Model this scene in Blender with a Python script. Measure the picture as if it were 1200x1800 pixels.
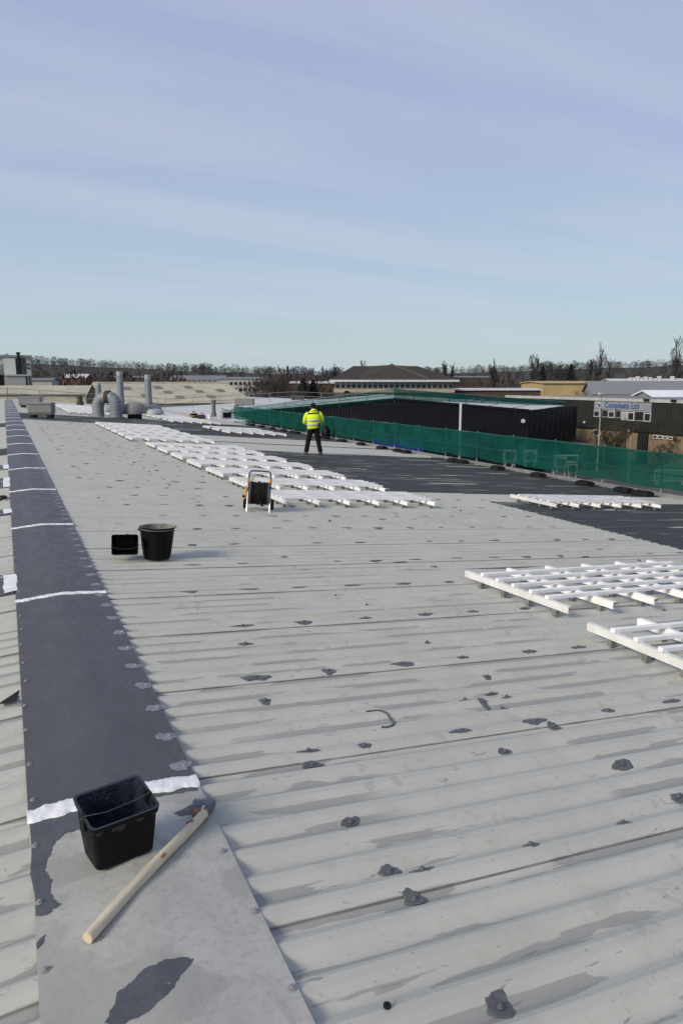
import bpy, bmesh, math, random
from mathutils import Vector, Matrix, noise
R = math.radians
random.seed(7)
for o in list(bpy.data.objects): bpy.data.objects.remove(o)
scene = bpy.context.scene
col = scene.collection

# ---------------------------------------------------------------- camera, sky, sun, exposure
CAM_H = 1.7; YAW = R(24.386); PITCH = R(10.109); FPX = 1290.0
cam_d = bpy.data.cameras.new('camera'); cam = bpy.data.objects.new('camera', cam_d); col.objects.link(cam)
cam_d.sensor_fit = 'VERTICAL'; cam_d.sensor_height = 36; cam_d.lens = 36 * FPX / 1800
cam_d.clip_start = 0.05; cam_d.clip_end = 6000
cam.location = (0, 0, CAM_H); cam.rotation_euler = (R(90) - PITCH, 0, -YAW)
scene.camera = cam
scene.render.resolution_x = 682; scene.render.resolution_y = 1024

SUN_EL = 30.0; SUN_AZ = (-0.955, -0.30)          # the sun stands low on the left
world = bpy.data.worlds.new('World'); scene.world = world; world.use_nodes = True
nt = world.node_tree; nt.nodes.clear()
def N(t, **k):
    n = nt.nodes.new(t)
    for a, b in k.items(): setattr(n, a, b)
    return n
out = N('ShaderNodeOutputWorld'); bg = N('ShaderNodeBackground'); bg.inputs[1].default_value = 0.1
sky = N('ShaderNodeTexSky'); sky.sky_type = 'NISHITA'; sky.sun_disc = False
sky.sun_elevation = R(SUN_EL); sky.sun_rotation = math.atan2(SUN_AZ[0], SUN_AZ[1]); sky.air_density = 1.0; sky.dust_density = 1.5; sky.ozone_density = 2.0
tc = N('ShaderNodeTexCoord'); sep = N('ShaderNodeSeparateXYZ'); nt.links.new(tc.outputs['Generated'], sep.inputs[0])
ramp = N('ShaderNodeValToRGB'); cr = ramp.color_ramp
cr.elements[0].position = 0.0; cr.elements[0].color = (0.56, 0.655, 0.665, 1)
cr.elements[1].position = 1.0; cr.elements[1].color = (0.375, 0.435, 0.665, 1)
for p, c in ((0.05, (0.515, 0.650, 0.685, 1)), (0.12, (0.475, 0.600, 0.730, 1)), (0.26, (0.435, 0.520, 0.715, 1)), (0.48, (0.395, 0.455, 0.680, 1))):
    e = cr.elements.new(p); e.color = c
nt.links.new(sep.outputs[2], ramp.inputs[0])
# thin high cloud: the view direction met with a flat sheet of cloud
dv = N('ShaderNodeMath', operation='ADD'); dv.inputs[1].default_value = 0.12; nt.links.new(sep.outputs[2], dv.inputs[0])
dx = N('ShaderNodeMath', operation='DIVIDE'); nt.links.new(sep.outputs[0], dx.inputs[0]); nt.links.new(dv.outputs[0], dx.inputs[1])
dy = N('ShaderNodeMath', operation='DIVIDE'); nt.links.new(sep.outputs[1], dy.inputs[0]); nt.links.new(dv.outputs[0], dy.inputs[1])
cmb = N('ShaderNodeCombineXYZ'); nt.links.new(dx.outputs[0], cmb.inputs[0]); nt.links.new(dy.outputs[0], cmb.inputs[1])
mp = N('ShaderNodeMapping'); mp.inputs['Rotation'].default_value = (0, 0, R(14)); mp.inputs['Scale'].default_value = (0.22, 1.25, 1)
nt.links.new(cmb.outputs[0], mp.inputs[0])
nz = N('ShaderNodeTexNoise'); nz.inputs['Scale'].default_value = 1.1; nz.inputs['Detail'].default_value = 6; nz.inputs['Roughness'].default_value = 0.55; nz.inputs['Distortion'].default_value = 0.5
nt.links.new(mp.outputs[0], nz.inputs[0])
cl = N('ShaderNodeMapRange'); cl.inputs[1].default_value = 0.44; cl.inputs[2].default_value = 0.76; cl.inputs[4].default_value = 0.9
nt.links.new(nz.outputs[0], cl.inputs[0])
cmix = N('ShaderNodeMix', data_type='RGBA'); nt.links.new(cl.outputs[0], cmix.inputs[0]); nt.links.new(ramp.outputs[0], cmix.inputs[6]); cmix.inputs[7].default_value = (0.58, 0.645, 0.765, 1)
ten = N('ShaderNodeMix', data_type='RGBA', blend_type='MULTIPLY'); ten.inputs[0].default_value = 1; nt.links.new(cmix.outputs[2], ten.inputs[6]); ten.inputs[7].default_value = (10, 10, 10, 1)
fin = N('ShaderNodeMix', data_type='RGBA'); fin.inputs[0].default_value = 0.86
nt.links.new(sky.outputs[0], fin.inputs[6]); nt.links.new(ten.outputs[2], fin.inputs[7])
nt.links.new(fin.outputs[2], bg.inputs[0]); nt.links.new(bg.outputs[0], out.inputs[0])

sun_d = bpy.data.lights.new('sun', 'SUN'); sun_d.energy = 3.4; sun_d.angle = R(18); sun_d.color = (1, 0.90, 0.73)
sun = bpy.data.objects.new('sun', sun_d); col.objects.link(sun)
_l = Vector((SUN_AZ[0], SUN_AZ[1], 0)).normalized() * math.cos(R(SUN_EL)); _l.z = math.sin(R(SUN_EL))
sun.rotation_euler = _l.to_track_quat('Z', 'Y').to_euler(); sun.location = (-20, 5, 20)
vs = scene.view_settings; vs.view_transform = 'Standard'; vs.look = 'None'; vs.exposure = 0.0; vs.gamma = 1.0; vs.use_curve_mapping = False

# ---------------------------------------------------------------- helpers
CY, SY = math.cos(YAW), math.sin(YAW); CP, SP = math.cos(PITCH), math.sin(PITCH)
def at(px, py, D):
    """the point seen at photo pixel (px, py), D metres ahead on the level"""
    x = (px - 600) / FPX; y = (py - 900) / FPX
    l = (x, CP - SP * y, -CP * y - SP); k = D / l[1]
    X, F = l[0] * k, l[1] * k
    return Vector((CY * X + SY * F, -SY * X + CY * F, CAM_H + l[2] * k))
GROUND = -6.0

class MB:
    def __init__(s): s.v = []; s.f = []; s.m = []; s.mi = 0
    def add(s, vs, fs):
        n = len(s.v); s.v += [tuple(v) for v in vs]; s.f += [tuple(i + n for i in f) for f in fs]; s.m += [s.mi] * len(fs)
    def box(s, a, b, M=None):
        x0, y0, z0 = a; x1, y1, z1 = b
        vs = [Vector(p) for p in ((x0,y0,z0),(x1,y0,z0),(x1,y1,z0),(x0,y1,z0),(x0,y0,z1),(x1,y0,z1),(x1,y1,z1),(x0,y1,z1))]
        if M is not None: vs = [M @ v for v in vs]
        s.add(vs, [(3,2,1,0),(4,5,6,7),(0,1,5,4),(1,2,6,5),(2,3,7,6),(3,0,4,7)])
    def prism(s, pts, h, axis=2, M=None):
        """pts = 2-d outline (counter-clockwise) extruded from h[0] to h[1] along axis"""
        def mk(p, t):
            v = {2: (p[0], p[1], t), 1: (p[0], t, p[1]), 0: (t, p[0], p[1])}[axis]
            v = Vector(v); return M @ v if M is not None else v
        n = len(pts); vs = [mk(p, h[0]) for p in pts] + [mk(p, h[1]) for p in pts]
        s.add(vs, [tuple(reversed(range(n))), tuple(range(n, 2*n))] + [(i, (i+1) % n, n + (i+1) % n, n + i) for i in range(n)])
    def loft(s, rings, cap=True, closed=True):
        n = len(rings[0]); base = len(s.v); vs = [v for r in rings for v in r]; fs = []
        for k in range(len(rings) - 1):
            for i in range(n if closed else n - 1):
                j = (i + 1) % n; fs.append((k*n+i, k*n+j, (k+1)*n+j, (k+1)*n+i))
        if cap and closed: fs.append(tuple(reversed(range(n)))); fs.append(tuple(range((len(rings)-1)*n, len(rings)*n)))
        s.add(vs, fs)
    def tube(s, pts, r, n=8, cap=True, flat=1.0, up=None):
        pts = [Vector(p) for p in pts]; rings = []
        rr = r if isinstance(r, (list, tuple)) else [r] * len(pts)
        u0 = None
        for i, p in enumerate(pts):
            t = (pts[min(i+1, len(pts)-1)] - pts[max(i-1, 0)]).normalized()
            if u0 is None:
                u0 = Vector(up) if up else (Vector((0,0,1)) if abs(t.z) < 0.9 else Vector((1,0,0)))
            a = (u0 - t * u0.dot(t)).normalized(); b = t.cross(a); u0 = a
            rings.append([p + (a * math.cos(q) * flat + b * math.sin(q)) * rr[i] for q in [2*math.pi*k/n for k in range(n)]])
        s.loft(rings, cap)
    def lathe(s, prof, n=24, c=(0,0,0), M=None, caps=False, sx=1, sy=1):
        rings = []
        for r, z in prof:
            ring = [Vector((c[0] + r*sx*math.cos(2*math.pi*k/n), c[1] + r*sy*math.sin(2*math.pi*k/n), c[2] + z)) for k in range(n)]
            if M is not None: ring = [M @ v for v in ring]
            rings.append(ring)
        s.loft(rings, caps)
    def build(s, name, mat, parent=None, smooth=False, bevel=0.0):
        me = bpy.data.meshes.new(name); me.from_pydata(s.v, [], s.f)
        for m in (mat if isinstance(mat, (list, tuple)) else [mat]): me.materials.append(m)
        if any(s.m): me.polygons.foreach_set('material_index', s.m)
        if smooth: me.polygons.foreach_set('use_smooth', [True] * len(me.polygons))
        me.update()
        o = bpy.data.objects.new(name, me); col.objects.link(o); o.parent = parent
        if smooth and smooth != 'all':
            try: me.set_sharp_from_angle(angle=R(smooth if smooth is not True else 40))
            except Exception: pass
        if bevel:
            b = o.modifiers.new('bevel', 'BEVEL'); b.width = bevel; b.segments = 2; b.limit_method = 'ANGLE'
        return o
def empty(name, loc=(0,0,0), rz=0.0):
    o = bpy.data.objects.new(name, None); col.objects.link(o); o.location = loc; o.rotation_euler = (0, 0, rz); o.empty_display_size = 0.2
    return o
def tag(o, label, cat, group=None):
    o['label'] = label; o['category'] = cat
    if group: o['group'] = group
    return o
def kind(o, k, label=None):
    o['kind'] = k
    if label: o['label'] = label
    return o
def copy_tree(o, parent=None):
    c = o.copy(); col.objects.link(c); c.parent = parent
    for ch in [x for x in col.objects if x.parent == o]: copy_tree(ch, c)
    return c
def link_copy(me, name, parent, loc=(0,0,0), rot=(0,0,0), scale=(1,1,1)):
    o = bpy.data.objects.new(name, me); col.objects.link(o); o.parent = parent; o.location = loc; o.rotation_euler = rot; o.scale = scale
    return o

# ---------------------------------------------------------------- materials
MATS = {}
class NG:
    def __init__(s, name):
        s.m = bpy.data.materials.new(name); s.m.use_nodes = True; s.t = s.m.node_tree
        s.b = s.t.nodes['Principled BSDF']; s.o = s.t.nodes['Material Output']
    def n(s, t, **k):
        x = s.t.nodes.new(t)
        for a, b in k.items(): setattr(x, a, b)
        return x
    def l(s, a, b): s.t.links.new(a, b)
    def val(s, inp, v):
        if isinstance(v, (int, float)): inp.default_value = v
        else: s.l(v, inp)
    def math(s, op, a, b=0.0, c=0.0, clamp=False):
        x = s.n('ShaderNodeMath', operation=op); x.use_clamp = clamp
        s.val(x.inputs[0], a); s.val(x.inputs[1], b); s.val(x.inputs[2], c); return x.outputs[0]
    def step(s, v, a, b, lo=0.0, hi=1.0):
        x = s.n('ShaderNodeMapRange'); x.interpolation_type = 'SMOOTHSTEP'; s.val(x.inputs[0], v)
        for i, q in ((1, a), (2, b), (3, lo), (4, hi)): x.inputs[i].default_value = q
        return x.outputs[0]
    def mix(s, f, a, b, mode='MIX'):
        x = s.n('ShaderNodeMix', data_type='RGBA', blend_type=mode); s.val(x.inputs[0], f)
        for i, q in ((6, a), (7, b)):
            if isinstance(q, tuple): x.inputs[i].default_value = (*q[:3], 1)
            else: s.l(q, x.inputs[i])
        return x.outputs[2]
    def noise(s, vec, scale, detail=4, rough=0.55, dist=0.0, stretch=None, off=(0,0,0)):
        if stretch:
            mpn = s.n('ShaderNodeMapping'); mpn.inputs['Scale'].default_value = stretch; mpn.inputs['Location'].default_value = off; s.l(vec, mpn.inputs[0]); vec = mpn.outputs[0]
        x = s.n('ShaderNodeTexNoise'); x.inputs['Scale'].default_value = scale; x.inputs['Detail'].default_value = detail; x.inputs['Roughness'].default_value = rough; x.inputs['Distortion'].default_value = dist
        s.l(vec, x.inputs[0]); return x.outputs[0]
    def pos(s): return s.n('ShaderNodeNewGeometry').outputs['Position']
    def obj(s): return s.n('ShaderNodeTexCoord').outputs['Object']
    def bump(s, h, strength=0.3, dist=0.01):
        x = s.n('ShaderNodeBump'); x.inputs['Strength'].default_value = strength; x.inputs['Distance'].default_value = dist; s.l(h, x.inputs['Height']); s.l(x.outputs[0], s.b.inputs['Normal'])
def mat(name, c, rough=0.6, metal=0.0, var=0.25, scale=6.0, bump=0.0, spec=0.5, c2=None, stretch=None, space='obj'):
    if name in MATS: return MATS[name]
    g = NG(name); p = g.obj() if space == 'obj' else g.pos()
    n1 = g.noise(p, scale, 5, 0.6, 0.3, stretch); n2 = g.noise(p, scale * 7, 3, 0.5, 0, stretch)
    f = g.math('ADD', g.math('MULTIPLY', n1, 0.7), g.math('MULTIPLY', n2, 0.3))
    f = g.step(f, 0.3, 0.7)
    d = c2 if c2 else tuple(x * (1 - var) for x in c)
    u = tuple(min(1, x * (1 + var * 0.5)) for x in c)
    g.l(g.mix(f, d, u), g.b.inputs['Base Color'])
    g.l(g.step(f, 0, 1, max(0.05, rough - 0.08), min(1, rough + 0.08)), g.b.inputs['Roughness'])
    g.b.inputs['Metallic'].default_value = metal; g.b.inputs['Specular IOR Level'].default_value = spec
    if bump: g.bump(n2, bump, 0.01)
    MATS[name] = g.m; return g.m

SLOPE = math.tan(R(4.5)); XR = 0.305                 # roof pitch and the line of the ridge
LAP = 8.64; EAVE = 14.95; Y0 = -2; Y1 = 80; SEAM = 0.06
def roof_paint():
    """pale coated sheeting, partly recoated in slate grey"""
    g = NG('roof_coating'); p = g.pos(); sp = g.n('ShaderNodeSeparateXYZ'); g.l(p, sp.inputs[0]); X, Y = sp.outputs[0], sp.outputs[1]
    big = g.noise(p, 0.35, 3); mid = g.noise(p, 2.2, 5, 0.6, 0.6); fine = g.noise(p, 30, 4, 0.65); streak = g.noise(p, 1.0, 5, 0.6, 0.3, (0.55, 7.0, 1))
    pale = g.mix(g.step(mid, 0.3, 0.72), (0.395, 0.393, 0.345), (0.455, 0.453, 0.40))
    pale = g.mix(g.step(big, 0.35, 0.7, 0, 0.5), pale, (0.45, 0.45, 0.41))
    pale = g.mix(g.math('MULTIPLY', g.step(fine, 0.55, 0.75), 0.25), pale, (0.38, 0.375, 0.33))
    pale = g.mix(g.step(streak, 0.56, 0.72, 0, 0.28), pale, (0.41, 0.405, 0.355))
    cell0 = g.math('FLOOR', g.math('SUBTRACT', Y, SEAM)); wn0 = g.n('ShaderNodeTexWhiteNoise', noise_dimensions='1D'); g.l(cell0, wn0.inputs['W'])
    pale = g.mix(g.math('MULTIPLY', wn0.outputs[0], 0.16), pale, (0.36, 0.365, 0.34))
    lich = g.noise(p, 5.5, 6, 0.7, 0.8); pale = g.mix(g.step(lich, 0.53, 0.66, 0, 0.5), pale, (0.37, 0.365, 0.315))
    spk = g.noise(p, 60, 2, 0.5, 0.4); pale = g.mix(g.math('MULTIPLY', g.step(spk, 0.70, 0.74), 0.6), pale, (0.17, 0.17, 0.155))
    run = g.noise(p, 1.0, 4, 0.65, 0.2, (0.30, 16.0, 1), (2.0, 9.0, 0)); pale = g.mix(g.step(run, 0.55, 0.72, 0, 0.42), pale, (0.355, 0.35, 0.31))
    # damp left lying in the valleys
    u = g.math('FRACT', g.math('MULTIPLY', g.math('SUBTRACT', Y, SEAM), 6.0)); c = g.math('ABSOLUTE', g.math('SUBTRACT', u, 0.5))
    dn = g.noise(p, 1.0, 4, 0.55, 0.25, (0.95, 5.8, 1), (3.1, 0.7, 0)); edge = g.noise(p, 9, 3)
    wet = g.math('MULTIPLY', g.step(g.math('ADD', c, g.math('MULTIPLY', edge, 0.10)), 0.27, 0.245), g.math('MULTIPLY', g.step(dn, 0.485, 0.50), g.step(g.noise(p, 0.55, 2, 0.5, 0, None), 0.37, 0.42)))
    pale = g.mix(g.math('MULTIPLY', wet, 0.8), pale, (0.25, 0.252, 0.235))
    # scuffs and drip spots
    sc = g.noise(p, 9.5, 4, 0.6, 0.9, (1, 0.75, 1)); scz = g.noise(p, 0.9, 2)
    pale = g.mix(g.math('MULTIPLY', g.step(sc, 0.60, 0.645), g.step(scz, 0.40, 0.58, 0.08, 0.6)), pale, (0.31, 0.308, 0.275))
    sd = g.noise(p, 22, 2, 0.5, 1.5, (0.25, 1.6, 1))
    pale = g.mix(g.math('MULTIPLY', g.step(sd, 0.70, 0.73), 0.7), pale, (0.16, 0.165, 0.16))
    # thin shade line under the side laps, painted into the colour
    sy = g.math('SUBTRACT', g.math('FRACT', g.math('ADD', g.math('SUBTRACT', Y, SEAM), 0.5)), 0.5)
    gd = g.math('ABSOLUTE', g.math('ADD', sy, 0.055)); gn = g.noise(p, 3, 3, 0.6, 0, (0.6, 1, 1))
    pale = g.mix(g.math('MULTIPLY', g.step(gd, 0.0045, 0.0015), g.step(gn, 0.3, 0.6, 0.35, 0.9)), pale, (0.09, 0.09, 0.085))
    # slate recoat: blocks of sheets, with brushed edges
    cell = g.math('FLOOR', g.math('SUBTRACT', Y, SEAM)); wn = g.n('ShaderNodeTexWhiteNoise', noise_dimensions='1D'); g.l(cell, wn.inputs['W'])
    jag = g.math('ADD', g.math('MULTIPLY', c, 0.22), g.math('MULTIPLY', edge, 0.18))
    XJ = g.math('ADD', X, jag)
    def band(v, a, b, s=0.015): return g.math('MULTIPLY', g.step(v, a - s, a + s), g.step(v, b + s, b - s))
    YJ = g.math('ADD', Y, g.math('MULTIPLY', g.math('SUBTRACT', edge, 0.5), 0.05))
    r1 = g.math('MULTIPLY', band(YJ, -5, 12.0), g.step(XJ, LAP + 0.12, LAP + 0.16))
    # round the frames the brush left wedges of the old coat
    wed = g.math('MULTIPLY', g.math('ABSOLUTE', g.math('SUBTRACT', g.math('FRACT', g.math('DIVIDE', g.math('SUBTRACT', Y, 13.0), 1.7)), 0.4)), -2.6)
    X2 = g.math('ADD', XJ, g.math('ADD', g.math('MULTIPLY', wn.outputs[0], 0.35), g.math('MULTIPLY', g.math('ADD', wed, 1.0), -1.0)))
    r2 = g.math('MULTIPLY', band(YJ, 13.06, 23.4), g.step(X2, 6.75, 6.82))
    r3 = g.math('MULTIPLY', band(YJ, 31.06, 37.1), g.step(XJ, 7.1, 7.2))
    r4 = band(YJ, 37.06, 45.06)
    r5 = g.math('MULTIPLY', band(YJ, 27.02, 27.5), g.step(XJ, 7.1, 7.2))
    right = g.step(X, 0.2, 0.3)
    dark = g.math('MULTIPLY', g.math('MAXIMUM', g.math('MAXIMUM', g.math('MAXIMUM', r1, r2), g.math('MAXIMUM', r3, r4)), r5), right)
    left = g.math('MULTIPLY', g.math('MAXIMUM', band(YJ, 19.06, 21.06), band(YJ, 31.06, 34.06)), g.step(X, 0.3, 0.2))
    dark = g.math('MAXIMUM', dark, left)
    miss = g.noise(p, 1.0, 4, 0.6, 0.2, (0.42, 9.0, 1), (1.7, 5.2, 0)); hit = g.noise(p, 0.5, 2, 0.5, 0, None)
    missm = g.math('MULTIPLY', g.step(miss, 0.575, 0.595), g.step(g.math('ABSOLUTE', sy), 0.12, 0.07, 0.35, 1.0))
    dark = g.math('MULTIPLY', dark, g.math('SUBTRACT', 1.0, g.math('MULTIPLY', missm, 0.8)))
    slate = g.mix(g.step(mid, 0.3, 0.7), (0.040, 0.046, 0.047), (0.052, 0.058, 0.059))
    slate = g.mix(g.step(streak, 0.5, 0.7, 0, 0.5), slate, (0.068, 0.074, 0.075))
    g.l(g.mix(dark, pale, slate), g.b.inputs['Base Color'])
    g.l(g.math('SUBTRACT', g.step(mid, 0.2, 0.8, 0.5, 0.64), g.math('MULTIPLY', wet, 0.16)), g.b.inputs['Roughness'])
    g.l(g.math('SUBTRACT', 0.4, g.math('MULTIPLY', dark, 0.28)), g.b.inputs['Specular IOR Level'])
    g.bump(g.math('ADD', g.math('MULTIPLY', fine, 0.4), mid), 0.25, 0.006)
    return g.m
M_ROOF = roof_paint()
def flashing_mat(name, a, b, stain, wet):
    g = NG(name); p = g.pos()
    n1 = g.noise(p, 2.2, 6, 0.62, 0.5); n2 = g.noise(p, 38, 4, 0.6); n3 = g.noise(p, 6, 5, 0.65, 0.8, (1.6, 0.7, 1)); n4 = g.noise(p, 1.5, 4, 0.5, 0.4)
    c = g.mix(g.step(n1, 0.3, 0.7), a, b); c = g.mix(g.step(n3, 0.50, 0.68, 0, 0.65), c, stain); c = g.mix(g.step(n2, 0.50, 0.68, 0, 0.32 + wet * 0.25), c, tuple(x * 0.74 for x in a)); n5 = g.noise(p, 13, 5, 0.7, 0.6); c = g.mix(g.step(n5, 0.5, 0.66, 0, wet * 0.6), c, tuple(x * 0.80 for x in a))
    c = g.mix(g.step(n4, 0.5, 0.53, 0, wet), c, tuple(x * 0.86 for x in stain))
    g.l(c, g.b.inputs['Base Color']); g.b.inputs['Specular IOR Level'].default_value = 0.3; g.l(g.step(n3, 0.3, 0.7, 0.42, 0.6), g.b.inputs['Roughness']); g.bump(g.math('ADD', n3, g.math('MULTIPLY', n2, 0.3)), 0.22, 0.006)
    return g.m
M_FLASH_D = flashing_mat('slate_coated_flashing', (0.070, 0.071, 0.079), (0.080, 0.080, 0.087), (0.076, 0.074, 0.081), 0.12)
M_FLASH_L = flashing_mat('bare_flashing', (0.345, 0.345, 0.315), (0.41, 0.41, 0.38), (0.305, 0.305, 0.28), 0.6)
M_SLATE = mat('slate_paint', (0.072, 0.078, 0.088), 0.5, var=0.25, scale=9, bump=0.3, space='pos')
M_HALO = mat('thin_slate_paint', (0.20, 0.21, 0.24), 0.5, var=0.35, scale=30, space='pos')
M_SEAL = mat('white_sealant', (0.74, 0.75, 0.76), 0.5, var=0.15, scale=10, bump=0.2, space='pos')
M_WHITE = mat('white_steel', (0.84, 0.84, 0.83), 0.45, var=0.14, scale=4)
M_WHITE_D = mat('weathered_white_steel', (0.66, 0.66, 0.65), 0.5, var=0.14, scale=5)
M_FOOT = mat('galvanised_bracket', (0.21, 0.205, 0.195), 0.55, 0.3, var=0.3, scale=10)
M_SCREW = mat('screw_steel', (0.36, 0.35, 0.34), 0.45, 0.6, var=0.35, scale=60)
M_BLACK = mat('black_plastic', (0.0035, 0.0035, 0.004), 0.55, var=0.4, scale=12, bump=0.1, spec=0.18)
M_RUBBER = mat('black_rubber', (0.012, 0.012, 0.012), 0.75, var=0.4, scale=20, spec=0.25)
M_TUBE = mat('galvanised_tube', (0.27, 0.28, 0.285), 0.5, 0.35, var=0.25, scale=8)
M_GREYDUCT = mat('grey_duct_metal', (0.20, 0.222, 0.25), 0.55, 0.1, var=0.2, scale=2)
M_DUCTCAP = mat('pale_duct_metal', (0.33, 0.345, 0.355), 0.55, 0.1, var=0.15, scale=3)
M_COWL = mat('grey_cowl', (0.20, 0.198, 0.19), 0.6, var=0.12, scale=2)
M_RUST = mat('rusty_flange', (0.050, 0.030, 0.022), 0.8, var=0.4, scale=8)
M_WALLGREY = mat('grey_cladding', (0.24, 0.25, 0.25), 0.6, var=0.12, scale=0.6)
M_GLASS = mat('dark_window_glass', (0.018, 0.021, 0.024), 0.08, var=0.3, scale=0.8)
M_BLIND = mat('blind_behind_glass', (0.33, 0.34, 0.34), 0.3, var=0.15, scale=3)

# ---------------------------------------------------------------- ground, hills
g = NG('ground'); p = g.pos(); n1 = g.noise(p, 0.02, 5); n2 = g.noise(p, 0.4, 5); n3 = g.noise(p, 6, 4)
c = g.mix(g.step(n2, 0.3, 0.7), (0.048, 0.048, 0.047), (0.075, 0.073, 0.07)); c = g.mix(g.step(n1, 0.5, 0.6), c, (0.055, 0.06, 0.03)); c = g.mix(g.step(n3, 0.5, 0.75, 0, 0.4), c, (0.03, 0.03, 0.028))
g.l(c, g.b.inputs['Base Color']); g.b.inputs['Roughness'].default_value = 0.85; M_GROUND = g.m
b = MB(); b.add([(-3000,-1500,GROUND),(3000,-1500,GROUND),(3000,4500,GROUND),(-3000,4500,GROUND)], [(0,1,2,3)])
kind(b.build('ground', M_GROUND), 'structure', 'dark tarmac and winter ground around the sheds')
M_HILL = mat('winter_hill', (0.040, 0.036, 0.028), 0.95, var=0.4, scale=0.02, space='pos')
def hill(name, tops, D, D1, label):
    b = MB(); n = 60; rows = []
    for j in range(10):
        d = D + (D1 - D) * j / 9; row = []
        for i in range(n + 1):
            px = tops[0][0] + (tops[-1][0] - tops[0][0]) * i / n
            for (a, ya), (c_, yb) in zip(tops, tops[1:]):
                if a <= px <= c_: yt = ya + (yb - ya) * (px - a) / (c_ - a)
            top = at(px, yt, D1).z; p = at(px, 700, d); k = j / 9
            z = GROUND - 0.5 + (top - GROUND) * (k * k * (3 - 2 * k)); row.append((p.x, p.y, z + noise.noise(Vector((px * 0.02, j, 0))) * 1.0))
        rows.append(row)
    b.loft(rows, cap=False, closed=False); o = b.build(name, M_HILL, smooth='all'); kind(o, 'structure', label); return o
hill('hill', [(-500,640),(60,638),(160,643),(300,650),(450,655),(620,660),(760,662)], 420, 760, 'low wooded hill along the left skyline')
hill('hill', [(560,662),(800,655),(900,652),(1000,647),(1100,645),(1200,641),(1700,638)], 360, 700, 'low wooded hill along the right skyline')

# ---------------------------------------------------------------- the building whose roof we stand on
HC = 0.0245
def prof(y):
    u = ((y - SEAM) * 6.0) % 1.0                                # crest at 0, valley at 0.5, fall away from the ridge end crisp
    for (a, za), (c_, zb) in zip(PROF, PROF[1:]):
        if u <= c_: return za + (zb - za) * (u - a) / (c_ - a)
    return 0.0
PROF = ((0, 0), (0.13, -0.0003), (0.15, -0.001), (0.44, -0.0240), (0.48, -0.0258), (0.55, -0.0262), (0.62, -0.0238), (0.72, -0.0155), (0.80, -0.0075), (0.87, -0.0018), (0.92, -0.0003), (1.0, 0))
def roof_z(x, y): return -SLOPE * abs(x - XR) + prof(y)
bld = empty('industrial_building', (0, 0, 0))
tag(bld, 'long low industrial building under the pale corrugated roof in the foreground', 'building')
def sheet_mesh(name, xs, drop):
    b = MB(); us = (0, .13, .15, .44, .48, .55, .62, .72, .80, .87, .92)
    ys = [-0.0525, -0.0467, -0.0333, -0.0217, -0.0133] + [(k + u) / 6 for k in range(6) for u in us] + [1.0]
    rng = random.Random(3); rows = []
    for x in xs:
        row = []
        for y in ys:
            lift = 0.0035 * max(0.0, min(1.0, (0.10 - y) / 0.05)) + 0.0006 * math.sin(x * 5 + y * 9)
            row.append((x, y, -SLOPE * abs(x - XR) + prof(y + SEAM) + lift - drop))
        row.insert(0, (x, ys[0], row[0][2] - 0.003)); rows.append(row)
    if xs[-1] < xs[0]: rows = rows[::-1]
    b.loft(rows, cap=False, closed=False)
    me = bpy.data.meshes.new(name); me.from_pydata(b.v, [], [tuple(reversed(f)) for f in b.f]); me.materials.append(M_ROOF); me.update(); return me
def lin(a, c_, n): return [a + (c_ - a) * i / n for i in range(n + 1)]
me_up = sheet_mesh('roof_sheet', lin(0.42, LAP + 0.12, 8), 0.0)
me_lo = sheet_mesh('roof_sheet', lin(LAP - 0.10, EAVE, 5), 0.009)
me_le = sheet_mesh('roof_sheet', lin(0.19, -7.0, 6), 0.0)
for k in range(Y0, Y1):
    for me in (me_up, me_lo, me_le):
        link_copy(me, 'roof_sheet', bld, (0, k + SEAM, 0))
b = MB(); b.box((EAVE - 0.35, Y0, GROUND), (EAVE - 0.1, Y1 - 0.2, -SLOPE * (EAVE - XR) - 0.08)); b.build('wall', M_WALLGREY, bld)
zf = lambda x: -SLOPE * abs(x - XR) - 0.06
b = MB(); b.prism([(-7, GROUND), (EAVE - 0.36, GROUND), (EAVE - 0.36, zf(EAVE)), (XR, zf(XR)), (-7, zf(-7))], (Y1 - 0.5, Y1 - 0.2), 1); b.build('wall', M_WALLGREY, bld)
b = MB(); b.tube([(EAVE + 0.05, Y0, -SLOPE * (EAVE - XR) - 0.12), (EAVE + 0.05, Y1, -SLOPE * (EAVE - XR) - 0.12)], 0.075, 8); b.build('gutter', M_WALLGREY, bld, True)

# ridge flashing: one panel every 3.2 m, a white sealed joint at each end
def flash_z(x): return 0.006 - SLOPE * abs(x - XR) * 1.0
JT = [2.95 + 3.2 * k for k in range(-1, 24)]
def flash_surf(x, y):
    k = max(0, min(len(JT) - 2, int((y - JT[0]) // 3.2))); f = (y - JT[k]) / 3.2
    return flash_z(x) + (0.0022 * noise.noise(Vector((x * 3.5, y * 1.3, 1.7))) + 0.0012 * noise.noise(Vector((x * 9, y * 5, 4)))) + 0.0035 * (1 - f)
XL, XRT = -0.034, 0.646
def screw_mesh():
    b = MB(); b.lathe([(0.0001, 0.0), (0.0125, 0.0), (0.0125, 0.002), (0.0085, 0.0035), (0.0075, 0.0085), (0.0055, 0.0095), (0.0001, 0.0095)], 10)
    me = bpy.data.meshes.new('screw'); me.from_pydata(b.v, [], b.f); me.materials.append(M_SCREW); return me
ME_SCREW = screw_mesh(); ME_SCREW2 = ME_SCREW.copy()
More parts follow.
